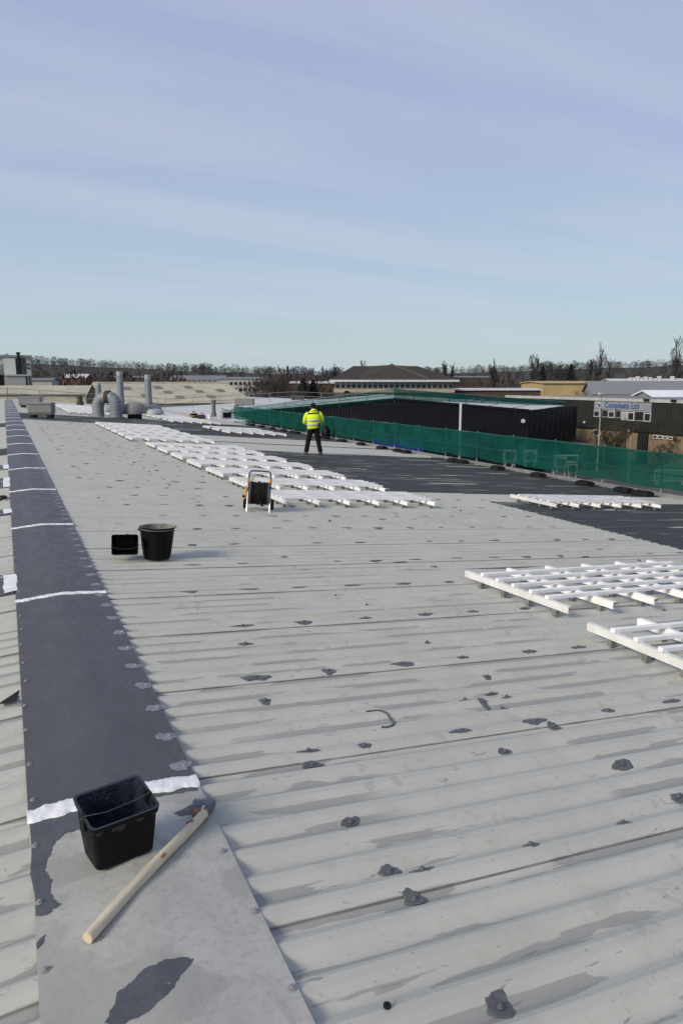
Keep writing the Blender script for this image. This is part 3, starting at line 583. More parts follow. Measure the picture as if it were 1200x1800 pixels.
# ---------------------------------------------------------------- worker
def worker():
    root = empty('person'); 
    M_HV = mat('hi_vis_yellow', (.62, .78, .03), .7, var=.22, scale=7, bump=.4); M_TR = mat('black_workwear', (.006, .006, .007), .85, var=.4, scale=8, bump=.3, spec=.2)
    M_REF = mat('reflective_tape', (.42, .43, .42), .4, var=.2, scale=20); M_SK = mat('skin', (.36, .2, .14), .55, var=.15); M_BOOT = mat('brown_boot', (.12, .085, .05), .75, var=.3, scale=20)
    def ell(c, rx, ry, n=20, tilt=(0, 0), z=0, wob=0.0, seed=0):
        rg = random.Random(seed); P = []
        for k in range(n):
            q = 2 * math.pi * k / n; x, y = rx * math.cos(q), ry * math.sin(q); w = 1 + wob * math.sin(3 * q + seed) + wob * rg.uniform(-.6, .6)
            P.append(Vector((c[0] + x * w, c[1] + y * w, c[2] + x * tilt[0] + y * tilt[1])))
        return P
    # body under the clothes: one skinned figure
    bm = bmesh.new(); sk = bm.verts.layers.skin.verify()
    J = {'pel': ((0, 0, .90), .13), 'bel': ((0, .01, 1.05), .125), 'che': ((.0, .03, 1.27), .14), 'nck': ((.0, .075, 1.44), .055), 'hd0': ((.0, .10, 1.52), .075), 'hd1': ((0, .125, 1.60), .088), 'hd2': ((0, .12, 1.665), .06),
         'hl': ((-.09, 0, .85), .085), 'kl': ((-.185, .05, .47), .058), 'al': ((-.245, .01, .09), .04), 'tl': ((-.27, .15, .035), .035),
         'hr': ((.09, 0, .85), .085), 'kr': ((.15, .02, .46), .058), 'ar': ((.195, -.09, .09), .04), 'tr': ((.25, .05, .035), .035),
         'sl': ((-.18, .03, 1.36), .058), 'el': ((-.265, .07, 1.10), .045), 'wl': ((-.13, .28, 1.06), .032), 'sr': ((.18, .03, 1.36), .058), 'er': ((.26, .04, 1.10), .045), 'wr': ((.12, .27, 1.10), .032)}
    V = {}
    for k, (c, r) in J.items(): V[k] = bm.verts.new(c); V[k][sk].radius = (r, r); V[k][sk].use_root = (k == 'pel')
    for a, c in (('pel','bel'),('bel','che'),('che','nck'),('nck','hd0'),('hd0','hd1'),('hd1','hd2'),('pel','hl'),('hl','kl'),('kl','al'),('al','tl'),('pel','hr'),('hr','kr'),('kr','ar'),('ar','tr'),('che','sl'),('sl','el'),('el','wl'),('che','sr'),('sr','er'),('er','wr')): bm.edges.new((V[a], V[c]))
    for s, w in ((-1, 'wl'), (1, 'wr')):                 # palms and fingers closing on the phone
        p = V[w].co.copy(); pal = bm.verts.new(p + Vector((-s * .03, .075, .03))); pal[sk].radius = (.034, .018); bm.edges.new((V[w], pal))
        for i in range(4):
            m = bm.verts.new(pal.co + Vector((-s * .018, .035, .03 - .018 * i))); m[sk].radius = (.009, .009); t = bm.verts.new(m.co + Vector((-s * .03, .012 - .004 * abs(i - 1), .0))); t[sk].radius = (.008, .008); bm.edges.new((pal, m)); bm.edges.new((m, t))
        m = bm.verts.new(V[w].co + Vector((-s * .035, .04, .06))); m[sk].radius = (.011, .011); t = bm.verts.new(m.co + Vector((-s * .015, .035, .012))); t[sk].radius = (.009, .009); bm.edges.new((V[w], m)); bm.edges.new((m, t))
    me = bpy.data.meshes.new('body'); bm.to_mesh(me); bm.free(); me.materials.append(M_SK)
    tmp = bpy.data.objects.new('tmp', me); col.objects.link(tmp); tmp.modifiers.new('s', 'SKIN'); sd = tmp.modifiers.new('d', 'SUBSURF'); sd.levels = 1
    dg = bpy.context.evaluated_depsgraph_get(); m2 = bpy.data.meshes.new_from_object(tmp.evaluated_get(dg)); bpy.data.objects.remove(tmp); m2.name = 'body'
    m2.polygons.foreach_set('use_smooth', [True] * len(m2.polygons)); bo = bpy.data.objects.new('body', m2); col.objects.link(bo); bo.parent = root
    if not m2.materials: m2.materials.append(M_SK)
    # head details on the far side
    b = MB(); b.tube([(0, .205, 1.575), (0, .228, 1.55), (0, .205, 1.54)], [.008, .016, .012], 8); b.build('nose', M_SK, root, True)
    for s in (-1, 1): b = MB(); b.tube([(s * .092, .105, 1.60), (s * .098, .10, 1.575), (s * .092, .105, 1.55)], [.012, .018, .010], 8, flat=.6); b.build('ear', M_SK, root, True)
    # trousers
    b = MB()
    for s, hip, kn, an in ((-1, (-.085, -.005, .84), (-.185, .045, .47), (-.248, .01, .115)), (1, (.085, -.005, .84), (.15, .01, .46), (.195, -.09, .115))):
        hip, kn, an = map(Vector, (hip, kn, an)); ps = [hip + Vector((0, 0, .06)), hip, hip.lerp(kn, .5), kn, kn.lerp(an, .5), an + Vector((0, 0, .02)), an - Vector((0, 0, .02))]
        b.loft([ell(p, rx, ry, 16, wob=w, seed=i + s) for i, (p, rx, ry, w) in enumerate(zip(ps[::-1], (.083, .08, .078, .083, .096, .112, .115), (.092, .088, .088, .093, .108, .125, .128), (.06, .07, .04, .05, .03, .02, .0)))])
    b.loft([ell((0, 0, .80), .165, .125), ell((0, -.005, .90), .185, .14), ell((0, 0, 1.0), .175, .13)])
    b.build('trousers', M_TR, root, smooth='all')
    for s, an, to in ((-1, (-.248, .01), (-.28, .155)), (1, (.195, -.09), (.255, .05))):
        b = MB(); a = Vector((*an, 0)); t = Vector((*to, 0)); d = (t - a).normalized()
        b.tube([a - d * .075 + Vector((0, 0, .05)), a - d * .04 + Vector((0, 0, .05)), a + d * .05 + Vector((0, 0, .048)), a + d * .13 + Vector((0, 0, .038)), a + d * .19 + Vector((0, 0, .03))], [.030, .046, .048, .046, .025], 12)
        b.tube([a + Vector((0, 0, .05)), a + Vector((0, 0, .15))], [.05, .055], 12)
        bt = b.build('boot', M_BOOT, root, True)
        b = MB(); b.tube([a - d * .08 + Vector((0, 0, .008)), a - d * .03 + Vector((0, 0, .008)), a + d * .14 + Vector((0, 0, .008)), a + d * .195 + Vector((0, 0, .01))], [.035, .045, .047, .028], 12, flat=.28); b.build('sole', M_RUBBER, bt)
    # jacket: loose torso, hood roll and sleeves
    T = [((.0, -.005, .86), .205, .155, .05), ((.0, -.01, .90), .222, .170, .04), ((-.005, -.012, 1.0), .226, .172, .05), ((-.005, -.012, 1.10), .224, .170, .05), ((0, -.005, 1.20), .228, .168, .04), ((0, .005, 1.30), .232, .160, .03), ((0, .02, 1.37), .215, .138, .02), ((0, .04, 1.43), .15, .11, .02), ((0, .06, 1.475), .095, .092, .02), ((0, .07, 1.50), .085, .085, .02)]
    b = MB(); b.loft([ell(c, rx, ry, 28, (.10 if c[2] < .95 else .05, 0), wob=w, seed=i) for i, (c, rx, ry, w) in enumerate(T)])
    b.tube([(-.09, .02, 1.455), (-.06, -.045, 1.475), (0, -.062, 1.482), (.06, -.045, 1.475), (.09, .02, 1.455)], [.03, .04, .045, .04, .03], 10)
    for pts in (((-.165, .025, 1.385), (-.235, .03, 1.30), (-.275, .045, 1.19), (-.292, .075, 1.08), (-.24, .16, 1.03), (-.155, .26, 1.055)), ((.165, .025, 1.385), (.235, .03, 1.31), (.27, .03, 1.20), (.285, .05, 1.09), (.235, .15, 1.06), (.145, .25, 1.09))):
        b.tube(pts, [.078, .082, .076, .074, .066, .054], 14)
    jk = b.build('jacket', M_HV, root, smooth='all')
    for z, hh in ((1.14, .028), (1.005, .028)):
        b = MB(); b.loft([ell((-.003, -.012, z + dz), .2335 + e, .1785 + e, 28, (.09, 0)) for dz, e in ((-hh, 0), (-hh, .003), (hh, .003), (hh, 0))], cap=False); b.build('reflective_band', M_REF, root, smooth='all')
    b = MB(); b.loft([ell((0, .0 + .02, 1.375 + dz), rx, ry, 28, (.06, 0)) for dz, rx, ry in ((-.018, .226, .150), (.012, .214, .141), (.028, .20, .131))], cap=False); b.build('dark_shoulder_band', M_TR, root, smooth='all')
    b = MB(); b.lathe([(.001, .118), (.04, .112), (.075, .085), (.095, .04), (.100, -.02), (.102, -.05), (.096, -.055)], 20, (0, .115, 1.60), sx=.98, sy=1.1); b.build('beanie', M_TR, root, True)
    b = MB(); b.box((.145, -.20, .90), (.20, -.165, 1.07)); b.build('holster', M_TR, root, bevel=.01)
    return root
w = worker(); w.location = (9.28, 22.7, -SLOPE * (9.28 - XR) + .004); w.rotation_euler = (0, 0, -YAW + R(8)); w.scale = (1.0, 1.0, .985)
tag(w, 'person in yellow hi-vis jacket, black beanie and black trousers seen from behind', 'person')

# ---------------------------------------------------------------- netted edge protection
def net_mat(name='green_debris_net', lo=.72, hi=.88):
    g = NG(name); t = g.t; p = g.obj(); t.nodes.remove(g.b)
    n1 = g.noise(p, 1.2, 4, 0.55, 0.2); n2 = g.noise(p, 7, 3)
    colr = g.mix(g.step(n1, .3, .7), (.008, .082, .066), (.013, .115, .092)); colr = g.mix(g.step(n2, .5, .7, 0, .35), colr, (.018, .135, .11))
    d = g.n('ShaderNodeBsdfDiffuse'); tr = g.n('ShaderNodeBsdfTranslucent'); g.l(colr, d.inputs[0]); g.l(colr, tr.inputs[0])
    m = g.n('ShaderNodeMixShader'); m.inputs[0].default_value = .45; g.l(d.outputs[0], m.inputs[1]); g.l(tr.outputs[0], m.inputs[2])
    tp = g.n('ShaderNodeBsdfTransparent'); tp.inputs[0].default_value = (.80, .95, .90, 1); mm = g.n('ShaderNodeMixShader'); g.l(g.step(n1, .3, .75, lo, hi), mm.inputs[0]); g.l(tp.outputs[0], mm.inputs[1]); g.l(m.outputs[0], mm.inputs[2]); g.l(mm.outputs[0], g.o.inputs[0])
    return g.m
M_NET = net_mat(); M_NET_THIN = net_mat('thin_green_net', .34, .52)
def net_sheet(parent, pts, low, high, seed, step=0.2, droop=.12, name='net'):
    """netting hung along a path of base points; low/high = heights of its edges above the path"""
    rows = []; L = 0; rg = random.Random(seed)
    for a, c_ in zip(pts, pts[1:]):
        a, c_ = Vector(a), Vector(c_); d = c_ - a; n = max(2, int(d.length / step)); nor = Vector((d.y, -d.x, 0)).normalized()
        for i in range(n + (1 if c_ == Vector(pts[-1]) else 0)):
            p = a + d * i / n; s = L + d.length * i / n; row = []
            sag = droop * abs(math.sin(math.pi * s / 2.0)) * (.6 + .8 * noise.noise(Vector((math.floor(s / 2.0) * 3.3, seed, 0))))
            for k in range(7):
                t = k / 6; z = low - sag * .7 + (high - low + sag * .7) * t + (-.02 * math.sin(math.pi * s / 2.0) ** 2 if k == 6 else 0)
                w = .05 * noise.noise(Vector((s * 1.6, t * 2.0, seed))) * math.sin(math.pi * (t * .8 + .15)) + .03 * noise.noise(Vector((s * 5, t * 5, seed + 3)))
                q = p + nor * w; row.append((q.x, q.y, p.z + z))
            rows.append(row)
        L += d.length
    b = MB(); b.loft(rows, cap=False, closed=False); return b.build(name, M_NET, parent, smooth='all')
ez = -SLOPE * (EAVE - XR)
GX = EAVE - 0.18
nf = empty('netted_guardrail', (GX, 9, ez)); tag(nf, 'tall green debris netting on scaffold tubes along the eaves of our roof', 'guardrail')
ya, yb = 9.0, 51.0
def L_(x, y, z): return (x - GX, y - 9, z - ez)
y = 9.3; k = 0
while y < yb:
    b = MB(); lean = random.uniform(-.03, .03); b.tube([L_(GX + .05, y, ez - .02), L_(GX + .05 + lean * .5, y + lean, ez + 1.14)], .024, 8); b.build('post', M_TUBE, nf, True)
    b = MB(); b.tube([L_(GX + .05, y, ez + .02), L_(GX - .55, y + .04, ez + .07)], .022, 8); b.build('stay', M_TUBE, nf, True)
    for dy in ((.0, .62) if k % 2 == 0 else (.05,)):
        if y < 47 and (k % 3 != 1 or dy == .0):
            b = MB(); xx = GX - .52; yy = y + dy + random.uniform(-.06, .06); zz = -SLOPE * (xx - XR) + .004
            Mx = Matrix.Translation(L_(xx, yy, zz)) @ Matrix.Rotation(random.uniform(-.15, .15), 4, 'Z')
            b.prism([(-.13, -.24), (.13, -.24), (.17, -.2), (.17, .2), (.13, .24), (-.13, .24), (-.17, .2), (-.17, -.2)], (0, .09), 2, Mx); b.prism([(-.10, -.20), (.10, -.20), (.10, .20), (-.10, .20)], (.09, .12), 2, Mx); b.build('counterweight', M_RUBBER, nf, bevel=.012)
    y += 2.0; k += 1
b = MB(); b.box(L_(GX - .03, ya, ez - .02), L_(GX + .01, yb, ez + .11)); b.build('toe_board', M_TUBE, nf)
for z in (1.08, .58):
    b = MB(); n = 24; b.tube([L_(GX + .05, ya + (yb - ya) * i / n, ez + z + (.012 * math.sin(i * 1.9))) for i in range(n + 1)], .024, 8); b.build('rail', M_TUBE, nf, True)
net_sheet(nf, [L_(GX - .015, ya, ez), L_(GX - .015, yb, ez)], .24, 1.13, 1, .2, .10)
sp = empty('scaffold_pole', (EAVE + .12, 22.75, ez - .3)); b = MB(); b.tube([(0, 0, 0), (0, 0, 2.35)], .045, 12); b.build('tube', mat('white_pole', (.55, .56, .56), .5), sp, True)
b = MB(); b.tube([(0, 0, 1.25), (0, 0, 1.33)], .058, 12); b.build('coupler', M_TUBE, sp, True); b = MB(); b.tube([(0, 0, .30), (-.35, 0, .36)], .024, 8); b.build('bracket', M_TUBE, sp, True)
tag(sp, 'single pale scaffold pole rising above the green netting in front of the black shed', 'pole')
# bucket hung on the rail near the netting corner
pb = empty('water_container', (GX - .45, 33.4, -SLOPE * (GX - .45 - XR) + .003)); b = MB(); b.lathe([(.001, 0), (.18, 0), (.2, .03), (.2, .38), (.15, .5), (.06, .54), (.06, .6), (.001, .6)], 20); b.build('body', M_BLACK, pb, True); b = MB(); b.tube([(-.1, 0, .5), (-.06, 0, .62), (.06, 0, .62), (.1, 0, .5)], .018, 8); b.build('handle', M_BLACK, pb, True)
tag(pb, 'black container standing against the far end of the green netting', 'container')

# ---------------------------------------------------------------- ducts, stacks and vents on the far roof
def RZ(x): return -SLOPE * abs(x - XR)
def elbow(b, path, r, n=20, seg_lip=True):
    pts = [Vector(p) for p in path]
    for a, c_ in zip(pts, pts[1:]):
        d = (c_ - a).normalized(); b.tube([a - d * r * .12, c_ + d * r * .12], r, n)
        b.tube([a - d * .03, a + d * .03], r * 1.035, n)
def arc(c, rad, a0, a1, n, ux, uz=Vector((0, 0, 1))):
    return [Vector(c) + ux * (rad * math.cos(R(a0 + (a1 - a0) * i / n))) + uz * (rad * math.sin(R(a0 + (a1 - a0) * i / n))) for i in range(n + 1)]
dirU = Vector((-.78, .62, 0)).normalized()
du = empty('swan_neck_duct', (5.95, 45.2, RZ(5.95))); r = .34
b = MB(); cc = dirU * .52 + Vector((0, 0, .78)); path = [Vector((0, 0, -.05)), Vector((0, 0, .26)), Vector((0, 0, .52))] + arc(cc, .56, 180, 100, 5, dirU); path = [Vector(p) for p in path[:3]] + [dirU * (.56 - .56 * math.cos(R(q))) + Vector((0, 0, .70 + .56 * math.sin(R(q)))) for q in (0, 18, 36, 54, 72)]
elbow(b, path, r); b.build('near_elbow', M_GREYDUCT, du, smooth=40)
b = MB(); e = path[-1]; b.tube([e + dirU * -.02, e + dirU * .22], r * 1.12, 20); b.build('flange', M_RUST, du, smooth=40)
b = MB(); path2 = [dirU * (.60 + .60 * math.sin(R(q))) + Vector((0, 0, .66 + .56 * math.cos(R(q)))) for q in (0, 18, 36, 54, 72, 90)]; path2.append(path2[-1] + Vector((0, 0, -.85))); elbow(b, path2, r); b.build('far_elbow', M_GREYDUCT, du, smooth=40)
b = MB(); b.box((-.45, -.45, -.2), (.45, .45, .05)); b.build('curb', M_FLASH_D, du)
tag(du, 'thick grey segmented duct bent over like a swan neck with a rusty joint', 'duct')
def stack(name, px, ptop, pbase, D, r, label, foot_elbow=False, taper=.86):
    p = at(px, pbase, D); top = at(px, ptop, D).z; root = empty(name, (p.x, p.y, RZ(p.x) if p.x < EAVE else p.z)); H = top - root.location.z
    b = MB(); b.lathe([(r * 1.05, -.2), (r * 1.02, H * .45), (r, H * .5), (r * .97, H * .86), (r * 1.0, H * .862), (r * .99, H * .88), (r * taper, H * .885), (r * taper, H * .99), (r * .7, H * 1.0), (r * .6, H * .9)], 20); b.build('pipe', M_GREYDUCT, root, smooth=40)
    b = MB(); b.lathe([(r * .92, H * .90), (r * .95, H), (r * .75, H * 1.004), (r * .7, H * .9)], 20); b.build('top_cone', M_DUCTCAP, root, smooth=40)
    for f in (.3, .6): b = MB(); b.lathe([(r * 1.0, H * f), (r * 1.07, H * f), (r * 1.07, H * f + .05), (r, H * f + .05)], 20); b.build('joint_band', M_GREYDUCT, root)
    if foot_elbow:
        b = MB(); pth = [Vector((.95 * math.sin(R(q)) - .0, 0, .10 + .45 * math.cos(R(q)))) * 1.0 for q in (-60, -30, 0, 30, 60, 90)]; elbow(b, [Vector((q.x * .75, q.y, q.z + .1)) for q in pth], r * 1.1); b.build('foot_elbow', M_GREYDUCT, root, smooth=40)
    tag(root, label, 'flue'); return root
stack('flue_stack', 213, 653, 709, 52, .235, 'tall grey flue pipe rising from behind the swan neck duct')
stack('flue_stack', 262, 659, 712, 53, .24, 'second tall grey flue pipe with a bent foot, right of the ducts', True)
stack('flue_stack', 174, 673, 700, 60, .24, 'short grey flue pipe left of the tall ones at the end of the cream roof')
def cowl(x, y, rx, ry, h, label, m, rz=0, tilt=0):
    root = empty('vent_cowl', (x, y, RZ(x)), rz); b = MB()
    b.lathe([(.98, .30 * h), (1.0, .36 * h), (.97, .55 * h), (.86, .8 * h), (.6, .95 * h), (.001, h)], 24, sx=rx, sy=ry); b.build('hood', m, root, smooth='all')
    b = MB(); b.lathe([(.6, -.1), (.6, .34 * h), (.96, .34 * h)], 20, sx=rx, sy=ry); b.build('throat', M_RUBBER, root); root.rotation_euler = (0, tilt, rz)
    tag(root, label, 'vent cowl')
cowl(7.05, 45.6, .72, .62, .98, 'large rounded grey vent cowl right of the swan neck duct', M_COWL, .3)
cowl(9.35, 51.5, .60, .5, .55, 'low pale vent cowl with dark underside behind the large grey one', M_DUCTCAP, .2)
cowl(6.1, 50.5, .45, .4, .55, 'small grey vent cowl seen under the bend of the swan neck duct', M_DUCTCAP, .2)
def box_vent(x, y, w, label, rz):
    root = empty('ridge_ventilator', (x, y, RZ(x)), rz); b = MB()
    b.loft([[Vector((-w*.94, -.3, .16)), Vector((w*.94, -.3, .16)), Vector((w*.94, .3, .16)), Vector((-w*.94, .3, .16))], [Vector((-w, -.36, .30)), Vector((w, -.36, .30)), Vector((w, .36, .30)), Vector((-w, .36, .30))], [Vector((-w*1.02, -.36, .66)), Vector((w*1.02, -.36, .66)), Vector((w*1.02, .36, .66)), Vector((-w*1.02, .36, .66))], [Vector((-w*1.06, -.40, .72)), Vector((w*1.06, -.40, .72)), Vector((w*1.06, .40, .72)), Vector((-w*1.06, .40, .72))], [Vector((-w*.9, -.2, .78)), Vector((w*.9, -.2, .78)), Vector((w*.9, .2, .78)), Vector((-w*.9, .2, .78))]])
    b.build('hood', M_COWL, root, bevel=.02)
    for s in (-1, 1):
        for t in (-1, 1): b = MB(); b.box((s * w * .72 - .09, t * .2 - .08, 0), (s * w * .72 + .09, t * .2 + .08, .165)); b.build('foot', M_RUBBER, root)
    tag(root, label, 'ventilator')
box_vent(1.64, 39.6, .56, 'grey box ventilator on short feet beside the ridge, the nearer one', -.35)
box_vent(1.62, 55, .70, 'grey box ventilator beside the ridge, the farther one', -.35)
def pipe_vent(px, pt, pb, D, r, m, label):
    p = at(px, pb, D); h = at(px, pt, D).z - p.z; root = empty('pipe_vent', p); b = MB(); b.lathe([(r * 1.3, -.3), (r * 1.3, .1), (r, .12), (r, h * .8), (r * .9, h * .8)], 16); b.build('pipe', m, root, smooth=40)
    b = MB(); b.lathe([(r * .6, h * .78), (r * 1.25, h * .8), (r * 1.3, h * .93), (r * .9, h), (.001, h)], 16); b.build('cap', m, root, smooth=40); tag(root, label, 'vent')
pipe_vent(141, 696, 708, 66, .24, mat('dark_vent', (.045, .05, .055), .6), 'short dark capped vent pipe left of the ducts')
pipe_vent(376, 702, 728, 62, .17, mat('mossy_vent', (.13, .135, .115), .7), 'slim grey capped vent standing on the white roof left of the netting')
# tools at the netting corner
def tool_bag(p, s, c, label, rz):
    root = empty('tool_bag', p, rz); b = MB(); b.loft([[Vector((x * s * .30, y * s * .16, 0)) for x, y in ((-1,-1),(1,-1),(1,1),(-1,1))], [Vector((x * s * .33, y * s * .18, s * .22)) for x, y in ((-1,-1),(1,-1),(1,1),(-1,1))], [Vector((x * s * .27, y * s * .07, s * .34)) for x, y in ((-1,-1),(1,-1),(1,1),(-1,1))]]); b.build('bag', c[0], root, bevel=.02)
    b = MB(); b.box((-s * .335, -s * .185, s * .12), (s * .335, s * .185, s * .2)); b.build('band', c[1], root); b = MB(); b.tube([(-s * .15, 0, s * .32), (-s * .1, 0, s * .5), (s * .1, 0, s * .5), (s * .15, 0, s * .32)], .025, 8); b.build('handle', M_BLACK, root); tag(root, label, 'tool bag')
def on_roof(px, py):
    d = (at(px, py, 1.0) - Vector((0, 0, CAM_H))); k = (SLOPE * XR - CAM_H) / (d.z + SLOPE * d.x); p = Vector((0, 0, CAM_H)) + d * k; p.z += .004; return p
p = on_roof(341, 735); tool_bag(p, 1.0, (M_BLACK, M_YEL), 'black tool bag with yellow band on the roof by the white vent', .6)
p = on_roof(355, 736); tool_bag(p, .8, (M_BLACK, M_GREYP), 'small black tool bag beside the yellow banded one', -.3)
p = on_roof(369, 737); root = empty('paint_tub', p); b = MB(); b.lathe([(.001, 0), (.15, 0), (.17, .34), (.175, .35), (.175, .38), (.001, .38)], 18); b.build('tub', M_SEAL, root, smooth=40); b = MB(); b.tube([(-.17, 0, .34), (-.1, 0, .47), (.1, 0, .47), (.17, 0, .34)], .012, 6); b.build('handle', M_TUBE, root); tag(root, 'white paint tub right of the two tool bags', 'tub')
p = on_roof(399, 736); root = empty('generator', p); b = MB()
for x in (-.4, .4):
    for y_ in (-.25, .25): b.tube([(x, y_, 0), (x, y_, .62)], .025, 8)
for z in (.06, .6):
    b.tube([(-.4, -.25, z), (.4, -.25, z), (.4, .25, z), (-.4, .25, z), (-.4, -.25, z)], .025, 8)
b.build('frame', M_TUBE, root, True); b = MB(); b.box((-.32, -.2, .1), (.32, .2, .5)); b.build('engine', M_BLACK, root, bevel=.03); tag(root, 'small dark generator in a tube frame beside the netting corner', 'generator')
# black cable on the left slope
b = MB(); b.tube([(-2.5, 11.0, -.19), (-.6, 11.55, -.045), (-.18, 11.75, -.015), (-.08, 11.9, -.005), (-.10, 12.05, -.008), (-.3, 12.15, -.025), (-1.2, 12.1, -.10), (-2.5, 12.2, -.20)], .018, 8); tag(b.build('cable', M_RUBBER, None, True), 'black cable looping onto the left edge of the ridge flashing', 'cable')

# ---------------------------------------------------------------- neighbouring roofs and buildings
def levels(px, D, py): return at(px, py, D).z
M_PALEROOF = mat('frosty_pale_roof', (.50, .51, .51), .6, var=.30, scale=.9, space='pos', stretch=(.5, 1.5, 1))
M_NAVY = mat('navy_black_cladding', (.0052, .006, .0095), .6, var=.2, scale=.8, spec=.2)
M_CREAM = mat('cream_asbestos', (.40, .375, .285), .85, var=.28, scale=.5, bump=.2, space='pos')
M_CREAM2 = mat('cream_render', (.42, .32, .15), .8, var=.15, scale=.3)
M_BRICK = mat('buff_brick', (.20, .145, .085), .85, var=.35, scale=2)
M_DARKV = mat('dark_void', (.006, .006, .006), .9, var=.1)
M_TRIM = mat('white_trim', (.50, .51, .51), .6, var=.15, scale=1)

# adjoining pale roof past the netting corner
ad = empty('adjoining_roof_building', (0, 0, 0)); 
q = [at(300, 742, 66), at(560, 742, 60), at(640, 693, 118), at(400, 688, 118)]
tag(ad, 'low building with a pale frosted roof left of the green netting', 'building')
x0, y0_, y1_ = EAVE + .3, 53.0, 112.0
zr = lambda x: -1.28 + .045 * (x - x0) if x < 31 else -1.28 + .045 * (31 - x0) - .045 * (x - 31)
def wide(y): return 16.6 + (y - 53) * .17 if y < 75 else 46.0
for k in range(int(y1_ - y0_)):
    yy = y0_ + k; x1 = wide(yy); xm = min(31, (x0 + x1) / 2) if x1 < 40 else 31
    if k <= 22 or yy == 75:
        b = MB(); b.loft([[(x, 0, zr(x)), (x, .5, zr(x) + .035), (x, .96, zr(x))] for x in (x0, xm, x1)], cap=False, closed=False); b.f = [tuple(reversed(f)) for f in b.f]; o = b.build('roof_sheet', M_PALEROOF, ad); o.location.y = yy; me0 = o.data
    else: link_copy(me0, 'roof_sheet', ad, (0, yy, 0))
b = MB(); b.prism([(x0 + .1, GROUND), (45.9, GROUND), (45.9, zr(46) - .1), (31, zr(31) - .1), (x0 + .1, zr(x0) - .1)], (75.5, y1_ - .1), 1); b.build('wall', M_WALLGREY, ad)
b = MB(); b.prism([(x0 + .1, 53.1), (16.5, 53.1), (20.2, 75.4), (x0 + .1, 75.4)], (GROUND, zr(x0) - .1)); b.build('wall', M_WALLGREY, ad)
def guardrail(name, pts, n_gap, label, zs=(1.05, .55)):
    root = empty(name, pts[0]); o = Vector(pts[0]); P = [Vector(p) - o for p in pts]
    for z in zs: b = MB(); b.tube([p + Vector((0, 0, z)) for p in P], .028, 6); b.build('rail', M_TUBE, root, True)
    for a, c_ in zip(P, P[1:]):
        L = (c_ - a).length; n = max(1, round(L / n_gap))
        for i in range(n + 1):
            p = a.lerp(c_, i / n); b = MB(); b.tube([p, p + Vector((0, 0, zs[0] + .04))], .028, 6); b.build('post', M_TUBE, root)
    tag(root, label, 'guardrail'); return root
guardrail('scaffold_guardrail', [(-6.5, Y1 - .6, RZ(-6.5)), (XR, Y1 - .6, 0), (EAVE - .2, Y1 - .6, RZ(EAVE))], 3.0, 'thin scaffold guardrail across the far end of our roof')
guardrail('scaffold_guardrail', [(EAVE + .6, Y1, zr(EAVE + .6)), (31, Y1 + 2, zr(31)), (45, Y1 + 2, zr(45))], 3.2, 'thin scaffold guardrail on the pale roof in front of the cream shed')
for (px, py, D, s, label) in ((430, 708, 80, 1.0, 'grey wire cage box on the pale roof'), (523, 698, 95, .8, 'dark plant box on the pale roof farther back')):
    p = at(px, py, D); root = empty('plant_box', (p.x, p.y, zr(p.x) + .02), -YAW); b = MB(); b.box((-1 * s, -.6 * s, .06), (1 * s, .6 * s, .75 * s)); b.build('casing', M_COWL if s == 1 else M_RUBBER, root, bevel=.04)
    for i in range(7): x = (-.9 + .3 * i) * s; b = MB(); b.box((x - .03, -.6 * s - .03, .1), (x + .03, -.6 * s - .002, .70 * s)); b.build('louvre', M_WALLGREY, root)
    for x in (-.8, .8): b = MB(); b.box((x * s - .1, -.5 * s, 0), (x * s + .1, .5 * s, .06)); b.build('skid', M_RUBBER, root)
    tag(root, label, 'plant box')

# cream asbestos shed behind the ducts
cs = empty('cream_shed', (0, 0, 0)); tag(cs, 'old shed with a wide cream corrugated roof behind the grey flues', 'building')
cx0, cx1, cyr, cys, cyn = 10.2, 27.2, 97.0, 84.5, 109.0; zrg = 1.42; zes = -.82
M_PANELC = M_CREAM
for k in range(17):
    x = cx0 + k; b = MB(); rows = []
    for yy, z in ((cys, zes), (cyr, zrg), (cyn, zes)):
        rows.append([(x + i * .125, yy, z + (.03 if i % 2 else 0) + (.004 if k % 2 else 0)) for i in range(9)])
    b.loft(rows, cap=False, closed=False); b.build('roof_sheet', M_CREAM, cs)
for (px, ya_, ln) in ((13.2, 92.5, 2.0), (14.6, 88.0, 2.0), (17.0, 93.0, 2.0), (17.6, 90.2, 1.6), (18.4, 87.0, 1.8), (20.8, 93.2, 1.8), (21.6, 90.6, 1.6), (22.2, 87.2, 1.8), (24.4, 91.0, 1.8)):
    z = lambda yy: zes + (zrg - zes) * (yy - cys) / (cyr - cys) + .05
    b = MB(); b.add([(px, ya_, z(ya_)), (px + 1, ya_, z(ya_)), (px + 1, ya_ + ln, z(ya_ + ln)), (px, ya_ + ln, z(ya_ + ln))], [(0, 1, 2, 3)]); b.add([(px, ya_, z(ya_) - .04), (px + 1, ya_, z(ya_) - .04), (px + 1, ya_, z(ya_)), (px, ya_, z(ya_))], [(0, 1, 2, 3)]); b.build('rooflight', mat('dirty_rooflight', (.145, .13, .095), .6, var=.2, scale=2), cs)
b = MB(); b.tube([(cx0 - .1, cyr, zrg + .05), (cx1 + .1, cyr, zrg + .05)], .14, 8); b.build('ridge_cap', M_CREAM, cs)
for x, nm in ((cx0 + .02, 'w'), (cx1 - .25, 'e')):
    b = MB(); b.prism([(cys + .3, GROUND), (cyn - .3, GROUND), (cyn - .3, zes - .02), (cyr, zrg - .1), (cys + .3, zes - .02)], (x, x + .2), 0); b.build('gable_wall', M_DARKV if nm == 'w' else M_BRICK, cs)
b = MB(); b.box((cx0 + .25, cys + .3, GROUND), (cx1 - .3, cys + .5, zes - .12)); b.build('wall', M_CREAM, cs)
